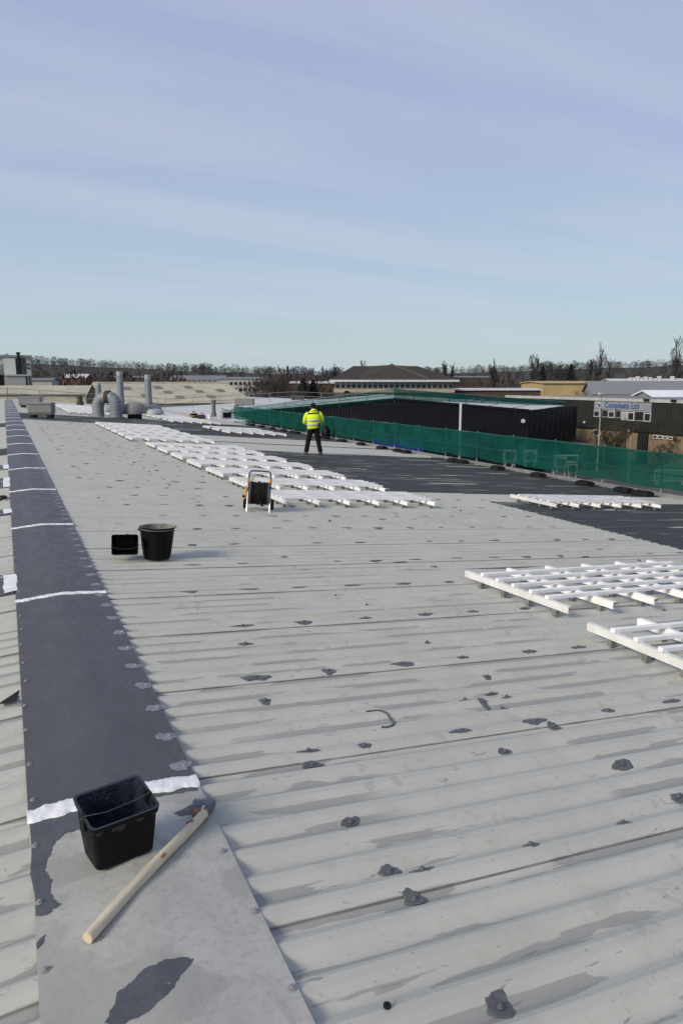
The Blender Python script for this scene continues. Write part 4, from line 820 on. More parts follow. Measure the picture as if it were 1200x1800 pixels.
for y_a, y_b in ((cys, cyr), (cyr, cyn)):
    za, zb = (zes, zrg) if y_a == cys else (zrg, zes); b = MB(); b.tube([(cx0 - .05, y_a, za - .05), (cx0 - .05, y_b, zb - .05)], .12, 6); b.build('verge_board', M_CREAM, cs)

# low buildings by the far left end of the roof
def gable_box(name, px, D, w, d, zt, rise, mw, mr, label, rot=0.0, cat='building', windows=None, along='x'):
    p = at(px, 670, D); root = empty(name, (p.x, p.y, GROUND), -YAW + rot); H = zt - GROUND
    b = MB(); 
    if along == 'x': b.prism([(-d/2, 0), (d/2, 0), (d/2, H), (0, H + rise), (-d/2, H)], (-w/2, w/2), 0)
    else: b.prism([(-w/2, 0), (w/2, 0), (w/2, H), (0, H + rise), (-w/2, H)], (-d/2, d/2), 1)
    b.build('wall', mw, root)
    for s in (-1, 1):
        b = MB(); o = .3
        if along == 'x': pl = [(-w/2 - o, s * (d/2 + o), H - rise * o * 2 / d), (w/2 + o, s * (d/2 + o), H - rise * o * 2 / d), (w/2 + o, 0, H + rise), (-w/2 - o, 0, H + rise)]
        else: pl = [(s * (w/2 + o), -d/2 - o, H - rise * o * 2 / w), (s * (w/2 + o), d/2 + o, H - rise * o * 2 / w), (0, d/2 + o, H + rise), (0, -d/2 - o, H + rise)]
        b.add([(x, y, z + .03) for x, y, z in pl] + [(x, y, z + .18) for x, y, z in pl], [(0,1,2,3), (4,5,6,7), (0,1,5,4), (1,2,6,5), (2,3,7,6), (3,0,4,7)]); b.build('roof', mr, root)
    if windows:
        for (x, z, ww, hh) in windows:
            b = MB(); b.box((x - ww/2 - .1, -d/2 - .05, z - .1), (x + ww/2 + .1, -d/2 - .004, z + hh + .1)); f = b.build('window', M_TRIM, root); b = MB(); b.box((x - ww/2, -d/2 - .08, z), (x + ww/2, -d/2 - .052, z + hh)); b.build('pane', M_GLASS, f)
    tag(root, label, cat); return root
M_ROOFG = mat('grey_roof', (.16, .165, .17), .7, var=.2, scale=.4); M_ROOFW = mat('frosty_roof', (.52, .53, .54), .6, var=.2, scale=.3); M_RED = mat('red_brick', (.12, .045, .03), .85, var=.3, scale=1)
M_TILE = mat('brown_tiles', (.028, .021, .016), .85, var=.35, scale=.8, bump=.3); M_BROWNW = mat('brown_wall', (.07, .05, .038), .85, var=.3, scale=.8); M_OFFW = mat('off_white_wall', (.36, .36, .34), .8, var=.15, scale=.5)
M_GREYSLOPE = mat('grey_sheet_roof', (.19, .195, .19), .6, var=.15, scale=.3)
gable_box('low_shed', 60, 108, 34, 14, levels(60, 108, 692), 1.0, M_CREAM, M_CREAM, 'long low cream shed across the far left end of our roof', 0.1)
gable_box('low_shed', 100, 135, 16, 10, levels(100, 135, 689), .9, M_DARKV, M_ROOFW, 'low dark shed with a frosted roof below the left factory', .0)
gable_box('garage', 78, 190, 5.5, 6, levels(78, 190, 669), .5, M_OFFW, M_ROOFG, 'small grey block beside the left factory', .1)
gable_box('brick_house', 136, 300, 10, 8, levels(150, 300, 664), 1.3, M_RED, M_ROOFW, 'red brick house with a pale roof among bare trees at left', .0, windows=[(-3.4, 6, 1.2, 1.2), (-.6, 6, 1.2, 1.2), (2.6, 6, 1.2, 1.2)])
gable_box('brick_house', 235, 340, 16, 8, levels(235, 340, 664), .5, M_BROWNW, M_ROOFG, 'long low house with a pale roof edge behind the tall flues', .0)
gable_box('office_block', 350, 330, 24, 9, levels(350, 330, 668), 1.8, M_OFFW, M_ROOFG, 'pale office block with grey pitched roof in the left distance', .0, windows=[(-10 + 2.2 * i, 6.4, 1.5, 1.4) for i in range(10)])
gable_box('office_block', 425, 300, 17, 9, levels(425, 300, 667), .8, M_OFFW, M_ROOFG, 'white office block with dark windows left of the bare birches', .0, windows=[(-7.2 + 1.8 * i, 6.2 - 2.4 * j, 1.2, 1.2) for i in range(9) for j in (0, 1)])
gable_box('low_shed', 560, 190, 14, 8, levels(560, 190, 674), .4, M_BROWNW, M_ROOFW, 'low brown building with pale roof left of the hipped office', .0)

# the factory at the left edge
def factory():
    D = 150; p = at(20, 670, D); root = empty('factory', (p.x, p.y, GROUND)); z = lambda py: levels(20, D, py) - GROUND
    def X(px): r_ = at(px, 670, 1.0); return p.y * r_.x / r_.y - p.x
    Ht = z(628)
    MW = mat('pale_factory_cladding', (.43, .44, .42), .6, var=.12, scale=.4); MG = mat('grey_factory_cladding', (.27, .275, .27), .6, var=.15, scale=.4)
    b = MB(); b.box((X(-160), 0, 0), (X(57), 16, Ht)); b.build('wall', MW, root)
    b = MB(); b.box((X(-160) - .2, -.35, Ht), (X(60), 16.4, Ht + .45)); b.build('roof_fascia', M_WALLGREY, root)
    b = MB(); b.box((X(30), -.06, z(658)), (X(48), -.004, z(630))); re = b.build('recess', M_DARKV, root)
    for i in range(7): b = MB(); b.box((X(31 + 2.4 * i), -.12, z(657)), (X(31.8 + 2.4 * i), -.064, z(631))); b.build('strut', MG, re)
    b = MB(); b.box((X(9), -.5, z(659)), (X(30), -.004, z(630))); b.build('panel', mat('white_panel', (.55, .56, .54), .55, var=.06, scale=.5), root)
    b = MB(); b.box((X(-30), -.06, z(700)), (X(8), -.004, z(659))); b.build('shutter', M_NAVY, root)
    for i in range(5): b = MB(); a0 = X(-12 + 4 * i); b.tube([(a0, -.3, z(657)), (a0 + 2.6, -.3, z(633))], .12, 6); b.build('brace', MG, root)
    b = MB(); b.box((X(10), -4, 0), (X(53), -.008, z(661))); an = b.build('annex', mat('annex_cladding', (.38, .385, .365), .6, var=.12, scale=.4), root)
    b = MB(); b.box((X(9), -4.2, z(661)), (X(54), .0 - .01, z(661) + .3)); b.build('annex_fascia', MW, an)
    for a0, a1 in ((45, 47.5), (51, 53)): b = MB(); b.box((X(a0), -4.12, 0), (X(a1), -4.004, z(662))); b.build('downpipe', M_DARKV, an)
    b = MB(); b.box((X(50), -.25, z(648)), (X(55), -.008, z(639))); v = b.build('vent', M_DARKV, root); b = MB(); b.lathe([(.001, 0), (.32, 0), (.34, .1)], 16, M=Matrix.Translation((X(52.5), -.27, z(643.5))) @ Matrix.Rotation(R(90), 4, 'X')); b.build('fan', MG, v)
    b = MB(); b.tube([(X(36), -.3, z(660)), (X(36), -.3, z(622))], .28, 10); pi = b.build('exhaust_pipe', M_DARKV, root, True); b = MB(); b.tube([(X(36), -.3, z(622)), (X(36), -.3, z(619))], .42, 10); b.build('pipe_cap', M_DARKV, pi)
    tag(root, 'tall pale factory with a dark recess and exhaust pipe at the left edge', 'factory')
factory()

# hipped office building
def hipped():
    D = 112; p = at(690, 670, D); sc = D / FPX * CP; X = lambda px: (px - 690) * sc; z = lambda py: levels(690, D, py) - GROUND
    root = empty('hipped_office', (p.x, p.y, GROUND), -YAW); zE = z(667.5); dep = 16.0
    b = MB(); b.box((X(588), 0, 0), (X(798), dep, zE - .05)); b.build('wall', M_BROWNW, root)
    b = MB(); b.box((X(586.5), -.12, z(690)), (X(799), -.004, z(683))); b.build('brick_band', mat('pale_band', (.36, .31, .24), .8, var=.2, scale=1), root)
    b = MB(); b.box((X(579), -1.0, zE - .32), (X(805), dep + 1, zE)); b.build('fascia', M_TRIM, root)
    A = [(X(581), -.9), (X(803), -.9), (X(803), dep + .9), (X(581), dep + .9)]; zr = z(644.5) + .25; zt = zE + .01
    b = MB(); b.add([(*A[0], zt), (*A[1], zt), (*A[2], zt), (*A[3], zt), (X(622), dep / 2, zr), (X(742), dep / 2, zr)], [(0,1,5,4), (1,2,5), (2,3,4,5), (3,0,4)]); b.build('roof', M_TILE, root)
    # the wing's hip comes forward under a peak
    zp = z(640.5) + .1; ya = -.95
    b = MB(); b.add([(X(630), ya, zt + .02), (X(752), ya, zt + .02), (X(690), dep * .32, zp), (X(690), dep * .5, zp), (X(640), dep * .5, zr - .1), (X(745), dep * .5, zr - .1)], [(0,1,2), (1,5,3,2), (0,2,3,4)]); b.build('wing_roof', mat('mossy_tiles', (.040, .031, .018), .85, var=.35, scale=.6, bump=.3), root)
    b = MB(); b.tube([(X(690), dep * .32, zp + .05), (X(752), ya, zt + .1)], .13, 6); b.build('hip_tiles', mat('pale_hip', (.075, .064, .055), .8), root)
    n = 22
    for i in range(n):
        xa, xb = X(588.5 + 208 / n * i), X(588.5 + 208 / n * (i + 1)); 
        b = MB(); b.box((xa + .02, -.08, z(682)), (xb - .02, -.004, z(669.5))); f = b.build('window', M_TRIM, root)
        zm = z(675); 
        for u, v in ((z(681.6), zm - .05), (zm + .05, z(670))): b = MB(); b.box((xa + .09, -.11, u), (xb - .09, -.082, v)); b.build('pane', M_GLASS, f)
    b = MB(); pts = [(X(604), 0.2)] + [(X(609) - (X(609) - X(604)) * math.cos(R(q)), z(690) + (z(686.5) - z(690)) * math.sin(R(q))) for q in range(0, 181, 20)] + [(X(614), .2)]; b.prism(pts[::-1], (-.2, -.13), 1); b.build('arched_door', M_DARKV, root)
    b = MB(); b.tube([(X(729), 2, z(665)), (X(729), 2, z(658.5))], .18, 10); b.build('roof_vent', M_TRIM, root)
    tag(root, 'office building with a big brown hipped roof and a long row of windows', 'office building')
hipped()

# black shed with netted roof edge
def navy():
    D = 60; p = at(693, 670, D); sc = D / FPX * CP; X = lambda px: (px - 693) * sc; z = lambda py, d=D: levels(693, d, py) - GROUND
    root = empty('black_shed', (p.x, p.y, GROUND), -YAW); tag(root, 'large black clad shed with a shallow gable behind the green netting', 'shed')
    xl, xr = X(425), X(930); za, zl, zr_ = z(703), z(727.5), z(723)
    top = lambda x: zl + (za - zl) * (x - xl) / (0 - xl) if x < 0 else za + (zr_ - za) * x / xr
    n = 23
    for i in range(n):
        a, c_ = xl + (xr - xl) * i / n, xl + (xr - xl) * (i + 1) / n; b = MB(); m = 4
        for j in range(m):
            u, v = a + (c_ - a) * j / m, a + (c_ - a) * (j + 1) / m; w = (v - u) * .22
            b.prism([(u + .004, 0), (v - .004, 0), (v - .004, top(v)), (u + .004, top(u))], (.0, .06), 1)
            b.prism([(u + w, .02), (v - w, .02), (v - w, top(v - w) - .02), (u + w, top(u + w) - .02)], (-.014, .003), 1)
        b.build('cladding_panel', M_NAVY, root)
    b = MB(); b.prism([(xl - .1, zl), (0, za), (xr + .1, zr_), (xr + .1, zr_ + .16), (0, za + .16), (xl - .1, zl + .16)], (-.1, .12), 1); b.build('verge_trim', M_NAVY, root)
    # right flank recedes to the right
    q = at(1017, 670, 71); M4 = Matrix.Rotation(YAW, 4, 'Z') @ Matrix.Translation(-p); ql = M4 @ q; zb = levels(1017, 71, 715.5) - GROUND
    a = Vector((xr, 0, 0)); e = Vector((ql.x, ql.y, 0)); d = (e - a).normalized(); nn = Vector((d.y, -d.x, 0)); m = 10
    for i in range(m):
        u, v = a.lerp(e, i / m), a.lerp(e, (i + 1) / m); zu, zv = zr_ + (zb - zr_) * i / m + .1, zr_ + (zb - zr_) * (i + 1) / m + .1; b = MB()
        b.add([(u.x, u.y, 0), (v.x, v.y, 0), (v.x, v.y, zv), (u.x, u.y, zu)], [(0, 1, 2, 3)])
        um, vm = u.lerp(v, .3) + nn * .04, u.lerp(v, .7) + nn * .04; b.add([(*u.lerp(v, .2).xy, 0), (um.x, um.y, 0), (vm.x, vm.y, 0), (*u.lerp(v, .8).xy, 0), (*u.lerp(v, .2).xy, zu), (um.x, um.y, zu), (vm.x, vm.y, zu), (*u.lerp(v, .8).xy, zu)], [(0,1,5,4), (1,2,6,5), (2,3,7,6)]); b.build('cladding_panel', M_NAVY, root)
    # roof behind the gable
    far = 15.0; kx = 1.12
    zl2, za2, zr2 = levels(405, 75, 717) - GROUND, levels(690, 75, 693.5) - GROUND, zb
    xl2, xr2 = (405 - 693) * 75 / FPX * CP, ql.x
    for i in range(12):
        t0, t1 = i / 12, (i + 1) / 12; L0 = lambda A, B, t: tuple(a + (b_ - a) * t for a, b_ in zip(A, B))
        P = [L0((xl, .13, zl), (0, .13, za), t0), L0((xl, .13, zl), (0, .13, za), t1), L0((xl2, far, zl2), (0, far, za2), t1), L0((xl2, far, zl2), (0, far, za2), t0)]
        b = MB(); b.add([(x, y_, zz + (.03 if i % 2 else 0)) for x, y_, zz in P], [(0, 1, 2, 3)]); b.add([(x, y_, zz - .05) for x, y_, zz in P], [(3, 2, 1, 0)]); b.build('roof_sheet', M_PALEROOF, root)
        P = [L0((0, .13, za), (xr, .13, zr_), t0), L0((0, .13, za), (xr, .13, zr_), t1), L0((0, far, za2), (xr2, far, zr2), t1), L0((0, far, za2), (xr2, far, zr2), t0)]
        b = MB(); b.add([(x, y_, zz + (.03 if i % 2 else 0)) for x, y_, zz in P], [(0, 1, 2, 3)]); b.add([(x, y_, zz - .05) for x, y_, zz in P], [(3, 2, 1, 0)]); b.build('roof_sheet', M_PALEROOF, root)
    b = MB(); b.lathe([(.001, .1), (.16, .08), (.18, 0), (.001, -.02)], 14, M=Matrix.Translation((X(921), -.15, z(740))) @ Matrix.Rotation(R(90), 4, 'X')); b.build('flood_light', M_TRIM, root)
    b = MB(); b.box((X(849), -.12, z(757)), (X(851), -.04, z(750))); b.build('wall_box', M_RUBBER, root)
    # netting up the near verge, then back from the peak to the far right corner
    gr = empty('netted_guardrail', (p.x, p.y, GROUND), -YAW); tag(gr, 'green debris netting over the roof edge of the black shed', 'guardrail')
    pts = [(xl2 * .8, -.14, zl - .25), (0, -.14, za), (xr2, far, zr2 - .05)]
    for q, (h0, h1), mm in (((0, 1), (.62, .88), M_NET_THIN), ((1, 2), (.88, .42), M_NET)):
        o_ = net_sheet(gr, [pts[q[0]], pts[q[1]]], .02, 1.0, 4 + q[0], .4, .03); o_.data.materials.clear(); o_.data.materials.append(mm)
        a, c_ = Vector(pts[q[0]]), Vector(pts[q[1]]); L = (c_ - a).length; d = (c_ - a) / L
        for v in o_.data.vertices:
            t = max(0, min(1, (v.co - a).dot(d) / L)); base = a.z + (c_.z - a.z) * t; v.co.z = base + (v.co.z - base) * (h0 + (h1 - h0) * t)
        for f in (1.0, .5): b = MB(); b.tube([a + Vector((0, .05, h0 * f)), c_ + Vector((0, .05, h1 * f))], .026, 6); b.build('rail', M_TUBE, gr)
        n = max(2, round(L / 2.2))
        for i in range(n + (1 if q[0] else 0)): t = i / n; e = a.lerp(c_, t); b = MB(); b.tube([e + Vector((0, .07, -.1)), e + Vector((0, .07, h0 + (h1 - h0) * t + .03))], .026, 6); b.build('post', M_TUBE, gr)
    return root, p
navy()
# things in the yard below the netting
def ac_unit(px, py, D, s, label):
    p = at(px, py, D); root = empty('condenser_unit', p, -YAW); b = MB(); b.box((-.5 * s, -.2, 0), (.5 * s, .2, .95 * s)); b.build('casing', mat('grey_white_casing', (.26, .265, .265), .6), root, bevel=.03)
    b = MB(); b.lathe([(.001, 0), (.33 * s, 0), (.36 * s, .03), (.38 * s, .03), (.38 * s, 0)], 20, M=Matrix.Translation((-.05 * s, -.205, .48 * s)) @ Matrix.Rotation(R(90), 4, 'X')); b.build('fan_grille', M_DARKV, root)
    for x in (-.35, .35): b = MB(); b.box((x * s - .03, -.2, -.35), (x * s + .03, .45, -.004)); b.build('bracket', M_TUBE, root)
    tag(root, label, 'condenser unit')
ac_unit(895, 812, 58, 1.0, 'white condenser unit fixed low on the black shed, leftmost of the four'); ac_unit(931, 812, 58, 1.0, 'white condenser unit fixed low on the black shed, second from the left')
ac_unit(984, 822, 57, .9, 'white condenser unit below the netting, third from the left'); ac_unit(1004, 832, 57, .8, 'small white condenser unit lowest and rightmost of the four')
p = at(993, 806, 57); root = empty('pallet_rack', (p.x, p.y, p.z - .2), -YAW); 
for x in (-.9, 0, .9): b = MB(); b.box((x - .05, -.1, -1.2), (x + .05, .1, .5)); b.build('upright', M_TUBE, root)
for zz in (-.1, .4): b = MB(); b.box((-.95, -.14, zz), (.95, -.101, zz + .1)); b.build('beam', M_TRIM, root)
tag(root, 'small pale rack above the condenser units behind the netting', 'rack')
sk = empty('container', at(698, 786, 57), -YAW); z0 = sk.location.z; sk.location.z = GROUND
M_BLUE = mat('blue_container_paint', (.010, .018, .20), .5, var=.15, scale=1); hC = levels(698, 57, 774) - GROUND
b = MB(); b.box((-1.9, -1, .15), (1.9, 1, hC)); b.build('body', M_BLUE, sk)
for i in range(15): x = -1.85 + .26 * i; b = MB(); b.box((x, -1.04, .25), (x + .12, -1.002, hC - .1)); b.build('rib', M_BLUE, sk)
b = MB(); b.box((-1.95, -1.05, hC), (1.95, 1.05, hC + .12)); b.build('top_rail', M_BLUE, sk)
tag(sk, 'bright blue container in the yard seen beneath the netting', 'container')
p = at(1176, 850, 55); ba = empty('crowd_barrier', (p.x, p.y, GROUND), -YAW); b = MB(); b.tube([(-1.2, 0, .25), (-1.2, 0, 1.1), (1.2, 0, 1.1), (1.2, 0, .25), (-1.2, 0, .25)], .03, 8); b.build('frame', M_TRIM, ba, True)
for i in range(15): x = -1.1 + 2.2 * i / 14; b = MB(); b.tube([(x, 0, .25), (x, 0, 1.1)], .018, 6); b.build('bar', M_TRIM, ba)
for x in (-.95, .95): b = MB(); b.box((x - .04, -.35, 0), (x + .04, .35, .05)); b.box((x - .03, -.03, .05), (x + .03, .03, .26)); b.build('foot', M_TRIM, ba)
tag(ba, 'white crowd barrier on the ground at the right behind the netting', 'barrier')

# sign building at the right
def sign_building():
    D = 72; p = at(1100, 670, D); z = lambda py: levels(1100, D, py) - GROUND
    def X(px):                                          # the front runs parallel to our ridge
        r_ = at(px, 670, 1.0); return p.y - p.x * r_.y / r_.x
    root = empty('sign_building', (p.x, p.y, GROUND), R(-90)); tag(root, 'dark olive clad building with a blue lettered sign and white windows', 'building')
    MO = mat('dark_olive_cladding', (.017, .018, .013), .55, var=.2, scale=.6)
    xa, xb = X(890), X(1330); zc, zt = z(757), z(706)
    n = 24
    for i in range(n):
        a, c_ = xa + (xb - xa) * i / n, xa + (xb - xa) * (i + 1) / n; b = MB(); b.box((a + .01, 0, zc), (c_ - .01, .1, zt)); 
        for j in range(4): u = a + (c_ - a) * (j + .3) / 4; b.box((u, -.03, zc + .01), (u + (c_ - a) * .1, .002, zt - .01))
        b.build('cladding_panel', MO, root)
    b = MB(); b.box((xa, -.13, zt + .02), (xb, .3, z(700.5))); b.build('fascia', mat('pale_fascia', (.40, .40, .38), .7, var=.2, scale=1), root)
    b = MB(); b.box((xa, .3, z(700.5) - .4), (xb, 22, z(700.5) - .12)); b.build('roof', M_ROOFG, root)
    b = MB(); b.box((xa, .25, 0), (xb, .45, zc)); b.box((xa, .46, 0), (xb, 22, zt - .3)); b.build('wall', M_BRICK, root)
    for px in (1136, 1184): b = MB(); b.box((X(px), -.30, z(703.5)), (X(px + 9), -.132, z(700))); b.build('gutter_outlet', M_RUBBER, root)
    # sign
    zs0, zs1 = z(720.5), z(706.8); b = MB(); b.box((X(1048), -.14, zs0), (X(1149), -.035, zs1)); sg = b.build('sign_board', mat('grey_sign_board', (.23, .25, .275), .5, var=.08, scale=.6), root)
    def text(s_, x, zz, h, m, wide):
        c = bpy.data.curves.new('t', 'FONT'); c.body = s_; c.size = h; c.extrude = .012; c.offset = .016; c.space_character = 1.02; o = bpy.data.objects.new('t', c); col.objects.link(o)
        dg = bpy.context.evaluated_depsgraph_get(); dg.update(); me = bpy.data.meshes.new_from_object(o.evaluated_get(dg)); bpy.data.objects.remove(o)
        w_ = max(v.co.x for v in me.vertices); k = wide / w_
        me.transform(Matrix.Translation((x, -.155, zz)) @ Matrix.Rotation(R(90), 4, 'X') @ Matrix.Scale(k, 4, (1, 0, 0))); me.materials.clear(); me.materials.append(m); o = bpy.data.objects.new('lettering', me); col.objects.link(o); o.parent = sg; return o
    MBL = mat('blue_lettering', (.035, .085, .26), .5, var=.05); text('Compleats Ltd', X(1066.5), z(717.6), .80, MBL, X(1127) - X(1066.5))
    b = MB(); b.box((X(1054), -.152, z(718)), (X(1062), -.142, z(708.8))); b.build('emblem', M_TRIM, sg); b = MB(); b.prism([(X(1055), z(716)), (X(1058), z(717.5)), (X(1061.5), z(714)), (X(1060), z(711)), (X(1058.5), z(713)), (X(1056.5), z(709.5)), (X(1054.6), z(712))], (-.165, -.154), 1); b.build('emblem', MBL, sg)
    for a, c_, blind in ((1047.5, 1057.5, 0), (1062, 1073, 0), (1073.5, 1084, 0), (1086, 1095.5, 0), (1096.5, 1107.5, 1), (1108, 1119, 1), (1119.5, 1136.5, 0), (1137, 1148.5, 0)):
        big = a > 1090; zb_ = z(738.5) if big else z(735.5); zt_ = z(721.2)
        b = MB(); b.box((X(a), -.1, zb_), (X(c_), -.034, zt_)); f = b.build('window', M_TRIM if a not in (1062, 1086, 1119.5) else M_WALLGREY, root); zm = z(724.5)
        if a in (1119.5, 1062, 1086): rects = [(zb_ + .09, zt_ - .09)]
        else: rects = [(zb_ + .09, zm - .05), (zm + .05, zt_ - .06)]
        for u, v in rects: b = MB(); b.box((X(a) + .08, -.125, u), (X(c_) - .08, -.102, v)); b.build('pane', M_BLIND if blind == 1 and a < 1100 and v == rects[0][1] else M_GLASS, f)
    for a, c_, u, v in ((1152, 1160, 766, 760), (1161.5, 1169, 766, 760), (1170.5, 1178, 766, 761), (1179, 1187, 766, 761), (1046, 1058, 770, 759)):
        b = MB(); b.box((X(a), .12, z(u)), (X(c_), .246, z(v))); f = b.build('window', M_TRIM, root); b = MB(); b.box((X(a) + .08, .09, z(u) + .08), (X(c_) - .08, .118, z(v) - .06)); b.build('pane', M_GLASS, f)
    b = MB(); b.box((X(1125), .1, 0), (X(1143), .246, z(758))); b.build('doorway', M_DARKV, root)
    b = MB(); b.box((X(1090), -.8, 0), (X(1104), .24, z(759))); b.build('porch', M_BRICK, root)
    for px, py in ((1032, 747), (1112, 757)): b = MB(); b.lathe([(.001, .12), (.12, .1), (.14, 0), (.001, 0)], 12, M=Matrix.Translation((X(px), -.1, z(py))) @ Matrix.Rotation(R(90), 4, 'X')); b.build('wall_lamp', M_TRIM, root)
sign_building()
p = at(1058, 670, 62); lp = empty('lamp_post', (p.x, p.y, GROUND)); H = levels(1058, 62, 694) - GROUND; b = MB(); b.tube([(0, 0, 0), (0, 0, 1.2), (0, 0, 1.25), (0, 0, H)], [.09, .09, .06, .045], 10); b.build('column', M_TUBE, lp, True); b = MB(); b.box((-.3, -.12, H), (.12, .12, H + .16)); b.build('lantern', M_TRIM, lp, bevel=.03); b = MB(); b.box((-.25, -.09, H - .02), (.02, .09, H - .002)); b.build('lens', M_BLIND, lp)
tag(lp, 'slim grey lamp post in front of the sign building', 'lamp post')
p = at(1115, 670, 58); lp = empty('bollard_post', (p.x, p.y, GROUND)); H = levels(1115, 58, 768) - GROUND; b = MB(); b.tube([(0, 0, 0), (0, 0, H)], .06, 10); b.build('post', M_TUBE, lp, True); b = MB(); b.tube([(0, 0, H), (0, 0, H + .08)], .09, 10); b.build('cap', M_TUBE, lp, True); tag(lp, 'short grey post right of the lamp post', 'post')

# roofs farther right
gable_box('grey_roofed_shed', 1230, 105, 30, 18, levels(1230, 105, 692), 1.6, M_WALLGREY, M_GREYSLOPE, 'wide shed with a grey sheet roof behind the sign building', -.25)
gable_box('white_roofed_store', 1215, 88, 11, 8, levels(1215, 88, 701), .85, M_WALLGREY, mat('white_roof', (.70, .72, .75), .5, var=.06, scale=.4), 'store with a bright white roof at the right edge above the sign building', .0)
gable_box('yellow_shed', 1015, 135, 17, 12, levels(1015, 135, 674), .25, M_CREAM2, M_CREAM2, 'long shed with a straw yellow wall behind the sign building', .08)
gable_box('low_dark_building', 865, 125, 14, 8, levels(865, 125, 686), .2, M_BROWNW, M_TRIM, 'low dark building with a pale roof edge left of the yellow shed', .05)
vw = gable_box('vented_warehouse', 1160, 185, 26, 16, levels(1160, 185, 674), 1.0, M_OFFW, M_ROOFW, 'warehouse with a frosted roof carrying many white vents', -.1)
for i, px in enumerate((1106, 1113, 1119, 1126, 1133, 1141, 1150, 1157, 1163, 1180, 1191)):
    p = at(px, 672, 183); h = random.uniform(.8, 1.6); o = vw.matrix_basis.inverted() @ p; b = MB(); b.box((o.x - .35, o.y - .35, o.z - 1.0), (o.x + .35, o.y + .35, o.z + h * .8)); b.box((o.x - .42, o.y - .42, o.z + h * .8), (o.x + .42, o.y + .42, o.z + h)); b.build('roof_vent', M_TRIM, vw)
gable_box('distant_office', 825, 330, 16, 10, levels(825, 330, 664), .5, M_BROWNW, M_ROOFG, 'dark flat topped block right of the hipped office', .0)

# ---------------------------------------------------------------- trees
M_BARK = mat('winter_bark', (.034, .028, .023), .9, var=.3, scale=4); M_TWIG = mat('winter_twigs', (.027, .024, .022), .9, var=.35, scale=.6); M_TWIG2 = mat('reddish_twigs', (.046, .032, .026), .9, var=.35, scale=.6)
M_EVER = mat('evergreen_needles', (.014, .022, .012), .85, var=.5, scale=1.5); M_SCRUB = mat('bare_scrub', (.060, .044, .030), .9, var=.4, scale=1)
def bare_tree(name, base, H, label, style='round', seed=1, m=None, group=None, spread=.5, rmin=.012):
    rg = random.Random(seed); root = empty(name, base); tr = MB(); tw = MB()
    def limb(p, d, L, r, lev):
        n = 4; pts = [p]; q = p.copy(); dd = d.copy()
        for i in range(n): dd = (dd + Vector((rg.uniform(-.16, .16), rg.uniform(-.16, .16), .10 if style != 'round' else .05))).normalized(); q = q + dd * (L / n); pts.append(q.copy())
        (tr if lev < 2 else tw).tube(pts, [r * (1 - .18 * i) for i in range(n + 1)], 5 if lev < 2 else 3, cap=False)
        if lev >= 3: 
            return
        k = {0: 26 if style == 'poplar' else 16, 1: 8, 2: 6}[lev]
        for i in range(k):
            t = .25 + .75 * (i + rg.random()) / k if lev == 0 else .2 + .8 * rg.random(); j = min(n - 1, int(t * n)); s_ = pts[j].lerp(pts[j + 1], t * n - j); a = rg.uniform(0, 6.28)
            out = Vector((math.cos(a), math.sin(a), 0)); up = {'round': .55, 'poplar': 1.9, 'shrub': .8}[style] + rg.uniform(-.2, .3); nd = (out + Vector((0, 0, up)) + dd * .3).normalized()
            ll = L * ({'round': .52, 'poplar': .36, 'shrub': .6}[style]) * (1.15 - .55 * t) * rg.uniform(.75, 1.2)
            if lev == 0 and style == 'round': ll *= 1.0 + spread
            limb(s_, nd, ll, max(rmin, r * .42 * (1 - .4 * t)), lev + 1)
    if style == 'shrub':
        for i in range(7): a = i * .9; limb(Vector((0, 0, 0)), Vector((.5 * math.cos(a), .5 * math.sin(a), 1)).normalized(), H * .75, H * .012, 1)
    else: limb(Vector((0, 0, -.3)), Vector((0, 0, 1)), H * (.92 if style == 'poplar' else .72), H * .017, 0)
    if tr.v: tr.build('trunk', M_BARK, root)
    if tw.v: tw.build('crown', m or M_TWIG, root)
    tag(root, label, 'tree' if style != 'shrub' else 'shrub', group); return root
def tree_at(px, ptop, D, *a, **k):
    p = at(px, 670, D); H = levels(px, D, ptop) - GROUND; k.setdefault('rmin', max(.012, D * .00016)); return bare_tree(a[0], (p.x, p.y, GROUND), H, *a[1:], **k)
tree_at(1191, 601, 230, 'poplar_tree', 'tallest bare poplar at the right edge of the skyline', style='poplar', seed=3)
tree_at(1051, 614, 240, 'poplar_tree', 'lone full bare poplar above the yellow shed', style='poplar', seed=4)
tree_at(938, 624, 260, 'poplar_tree', 'tall narrow bare poplar left of the dark conifers', style='poplar', seed=5)
tree_at(946, 634, 270, 'poplar_tree', 'short narrow bare poplar just right of the tall narrow one', style='poplar', seed=6)
tree_at(865, 640, 300, 'poplar_tree', 'left one of a pair of small bare poplars right of the hipped office', style='poplar', seed=7)
tree_at(873, 642, 300, 'poplar_tree', 'right one of a pair of small bare poplars right of the hipped office', style='poplar', seed=8)
for i, (px, pt) in enumerate(((780, 640), (786, 641), (793, 643))): tree_at(px, pt, 320, 'poplar_tree', '%s of three small bare poplars at the right end of the hipped roof' % ('leftmost', 'middle one', 'rightmost')[i], style='poplar', seed=20 + i)
tree_at(645, 636, 300, 'poplar_tree', 'small bare poplar tip above the hipped roof', style='poplar', seed=31)
tree_at(596, 645, 280, 'poplar_tree', 'small bare poplar left of the hipped roof', style='poplar', seed=32)
tree_at(1033, 636, 320, 'poplar_tree', 'faint small bare poplar left of the lone full poplar', style='poplar', seed=33)
tree_at(1068, 636, 320, 'poplar_tree', 'faint small bare poplar right of the lone full poplar', style='poplar', seed=34)
tree_at(990, 632, 250, 'bare_tree', 'broad bare tree behind the dark conifers', style='round', seed=9)
tree_at(975, 637, 260, 'bare_tree', 'bare tree between the two dark conifers', style='round', seed=10)
